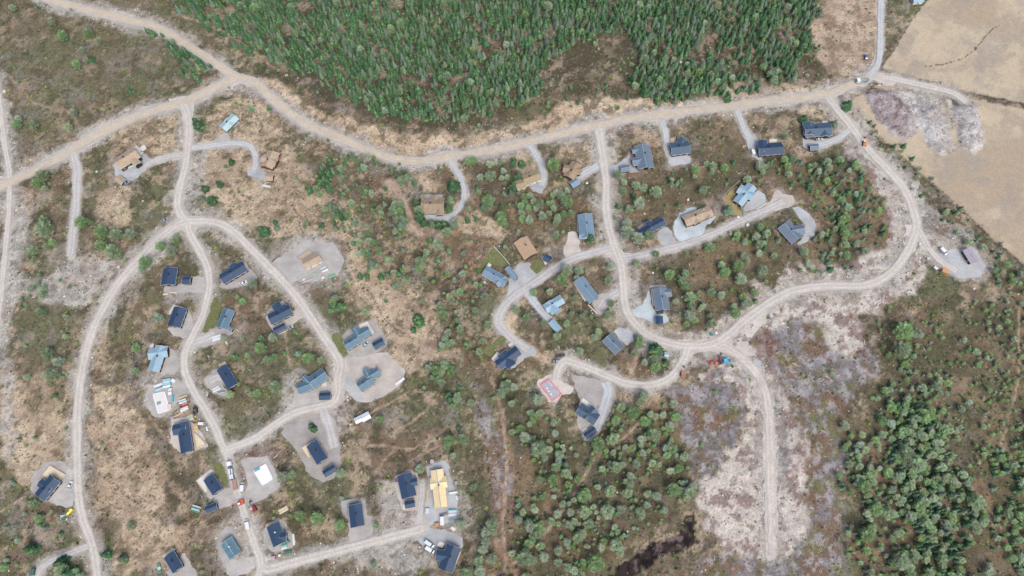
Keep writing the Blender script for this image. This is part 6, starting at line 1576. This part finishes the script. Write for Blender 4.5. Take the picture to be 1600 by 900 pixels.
# ------------------------------------------------------------------ low cover: heather and grass tussocks, brush, stones
def clump(seed, n=6, flat=.45):
    r = random.Random(seed); K = []; C_ = []
    for b in range(n):
        t = 6.283 * b / n + r.uniform(-.3, .3); L = r.uniform(.6, 1.1)
        K.append(kite(r, (0, 0, flat * r.uniform(.6, 1.0)), (L * math.cos(t), L * math.sin(t), -.1), .42, .25 * flat, .05)); C_.append(np.array([1., 1., 1.]) * r.uniform(.8, 1.2))
    return pack(K, C_)
def stick(seed):
    r = random.Random(seed); K = []; C_ = []
    for b in range(3):
        t = r.uniform(-.5, .5) + (0 if b else 0); o = np.array([r.uniform(-.4, .4), r.uniform(-.4, .4), .1])
        d = np.array([math.cos(t), math.sin(t), r.uniform(-.05, .1)]) * r.uniform(.5, 1)
        K.append(kite(r, o - d, o + d, .05, .03, .02)); C_.append(np.array([1., 1., 1.]) * r.uniform(.8, 1.2))
    return pack(K, C_)
def stone(seed):
    r = random.Random(seed)
    top = np.array([r.uniform(-.2, .2), r.uniform(-.2, .2), .6]); n = 6
    ring = [np.array([math.cos(6.283 * i / n) * r.uniform(.7, 1.1), math.sin(6.283 * i / n) * r.uniform(.7, 1.1), r.uniform(0, .25)]) for i in range(n)]
    low = [q * [1, 1, 0] + [0, 0, -.3] for q in ring]
    V = [top] + ring + low; F = []
    for i in range(n):
        j = (i + 1) % n
        F += [0, 1 + i, 1 + j, 1 + i, 1 + n + i, 1 + n + j, 1 + i, 1 + n + j, 1 + j]
    return np.array(V, np.float32), np.array(F, np.int32), np.ones((len(V), 3), np.float32)
def scatter(n, wfun, size, colfun, protos, hz=(.5, 1.0), zoff=-.05):
    xs_ = RNG.uniform(-470, 500, n); ys_ = RNG.uniform(-70, 450, n)
    u_, v_ = proj(xs_, ys_); ok = (u_ > -60) & (u_ < 1660) & (v_ > -60) & (v_ < 960)
    xs_, ys_ = xs_[ok], ys_[ok]
    w = wfun(xs_, ys_) * (1 - .9 * look(TRKM, xs_, ys_)) * (look(HARDB, xs_, ys_) < .06) * (look(ROADM, xs_, ys_) < .5)
    keep = RNG.random(len(xs_)) < w
    xs_, ys_ = xs_[keep], ys_[keep]; m = len(xs_)
    s = RNG.uniform(0, 1, m) ** 2 * (size[1] - size[0]) + size[0]
    return np.stack([xs_, ys_, look(HMAP, xs_, ys_) + zoff, s, s * RNG.uniform(hz[0], hz[1], m), RNG.uniform(0, 6.28, m), RNG.integers(0, len(protos), m), *colfun(xs_, ys_, m).T], 1)
CL = [clump(i) for i in range(5)]
def heathw(x, y):
    return np.clip(1 - look(CLS['field'] + CLS['peat'] + CLS['rub'] * .85 + CLS['lil'] * .5 + CLS['tan'] * .45, x, y), 0, 1) * (.3 + .9 * sst(.40, .6, fbm(x, y, 7, 3, 101)))
def heathc(x, y, m):
    pal = np.stack([S(70, 64, 44), S(88, 88, 54), S(108, 82, 62), S(74, 90, 54), S(140, 120, 94), S(70, 64, 52), S(108, 114, 66)])
    q = np.clip((fbm(x, y, 9, 3, 111) - .3) * 2.6 * 7 * .6 + RNG.random(m) * 3.2, 0, 6.99).astype(int)
    return (pal[q] * .6 + look(GC, x, y) * .4) * RNG.uniform(.75, 1.3, (m, 1))
items = scatter(260000, heathw, (.25, 1.0), heathc, CL)
merge('heather_and_low_shrubs', None, None, items, CL, M['litter'])
def tanc(x, y, m):
    pal = np.stack([S(206, 186, 160), S(182, 160, 134), S(152, 134, 112), S(118, 106, 86), S(104, 104, 74)])
    return (pal[RNG.choice(5, m, p=[.30, .24, .20, .16, .10])] * .6 + look(GC, x, y) * .4) * RNG.uniform(.8, 1.2, (m, 1))
items = scatter(170000, lambda x, y: np.clip(look(CLS['tan'], x, y) * .8 + .14 * (1 - look(CLS['field'] + CLS['rub'], x, y)), 0, 1), (.25, .8), tanc, CL, (.4, .8))
merge('dry_grass_tussocks', None, None, items, CL, M['litter'])
ST = [stick(i) for i in range(5)]
def lilc(x, y, m):
    pal = np.stack([S(184, 176, 176), S(150, 142, 146), S(110, 96, 92), S(212, 204, 198)])
    return pal[RNG.choice(4, m, p=[.3, .35, .25, .1])] * RNG.uniform(.85, 1.2, (m, 1))
items = scatter(80000, lambda x, y: np.clip(look(CLS['lil'], x, y) * .8 + .05 * (1 - look(CLS['field'], x, y)) + .12 * look(CLS['rub'], x, y), 0, 1), (.6, 2.2), lilc, ST, (.4, .8))
merge('cut_brush', None, None, items, ST, M['litter'])
SN = [stone(i) for i in range(5)]
EDGEM = blur(HARD, 5)
def stc(x, y, m):
    pal = np.stack([S(226, 222, 214), S(190, 184, 178), S(154, 146, 142), S(112, 92, 86)])
    return pal[RNG.choice(4, m, p=[.25, .35, .25, .15])] * RNG.uniform(.85, 1.15, (m, 1))
items = scatter(130000, lambda x, y: np.clip(look(CLS['rub'], x, y) * .7 + .5 * (look(EDGEM, x, y) > .04) + .02 * (1 - look(CLS['field'], x, y)), 0, 1), (.12, .62), stc, SN, (.6, 1.1))
merge('loose_stones', None, None, items, SN, M['stone'])
# green juniper and bilberry bushes
BU = [(v, f, c * FK) for v, f, c in [bush(1, (92, 118, 58)), bush(2, (74, 102, 56)), bush(3, (140, 160, 76)), bush(4, (120, 130, 104))]]
items = scatter(34000, lambda x, y: np.clip(1 - look(CLS['field'] + CLS['peat'] + CLS['rub'] + CLS['tan'] * .5 + CLS['lil'] * .6, x, y), 0, 1) * sst(.45, .62, fbm(x, y, 13, 4, 121)), (.35, 1.3), lambda x, y, m: np.ones((m, 3)) * RNG.uniform(.75, 1.25, (m, 1)), BU, (.7, 1.1))
merge('green_bushes', None, None, items, BU, M['foliage'])
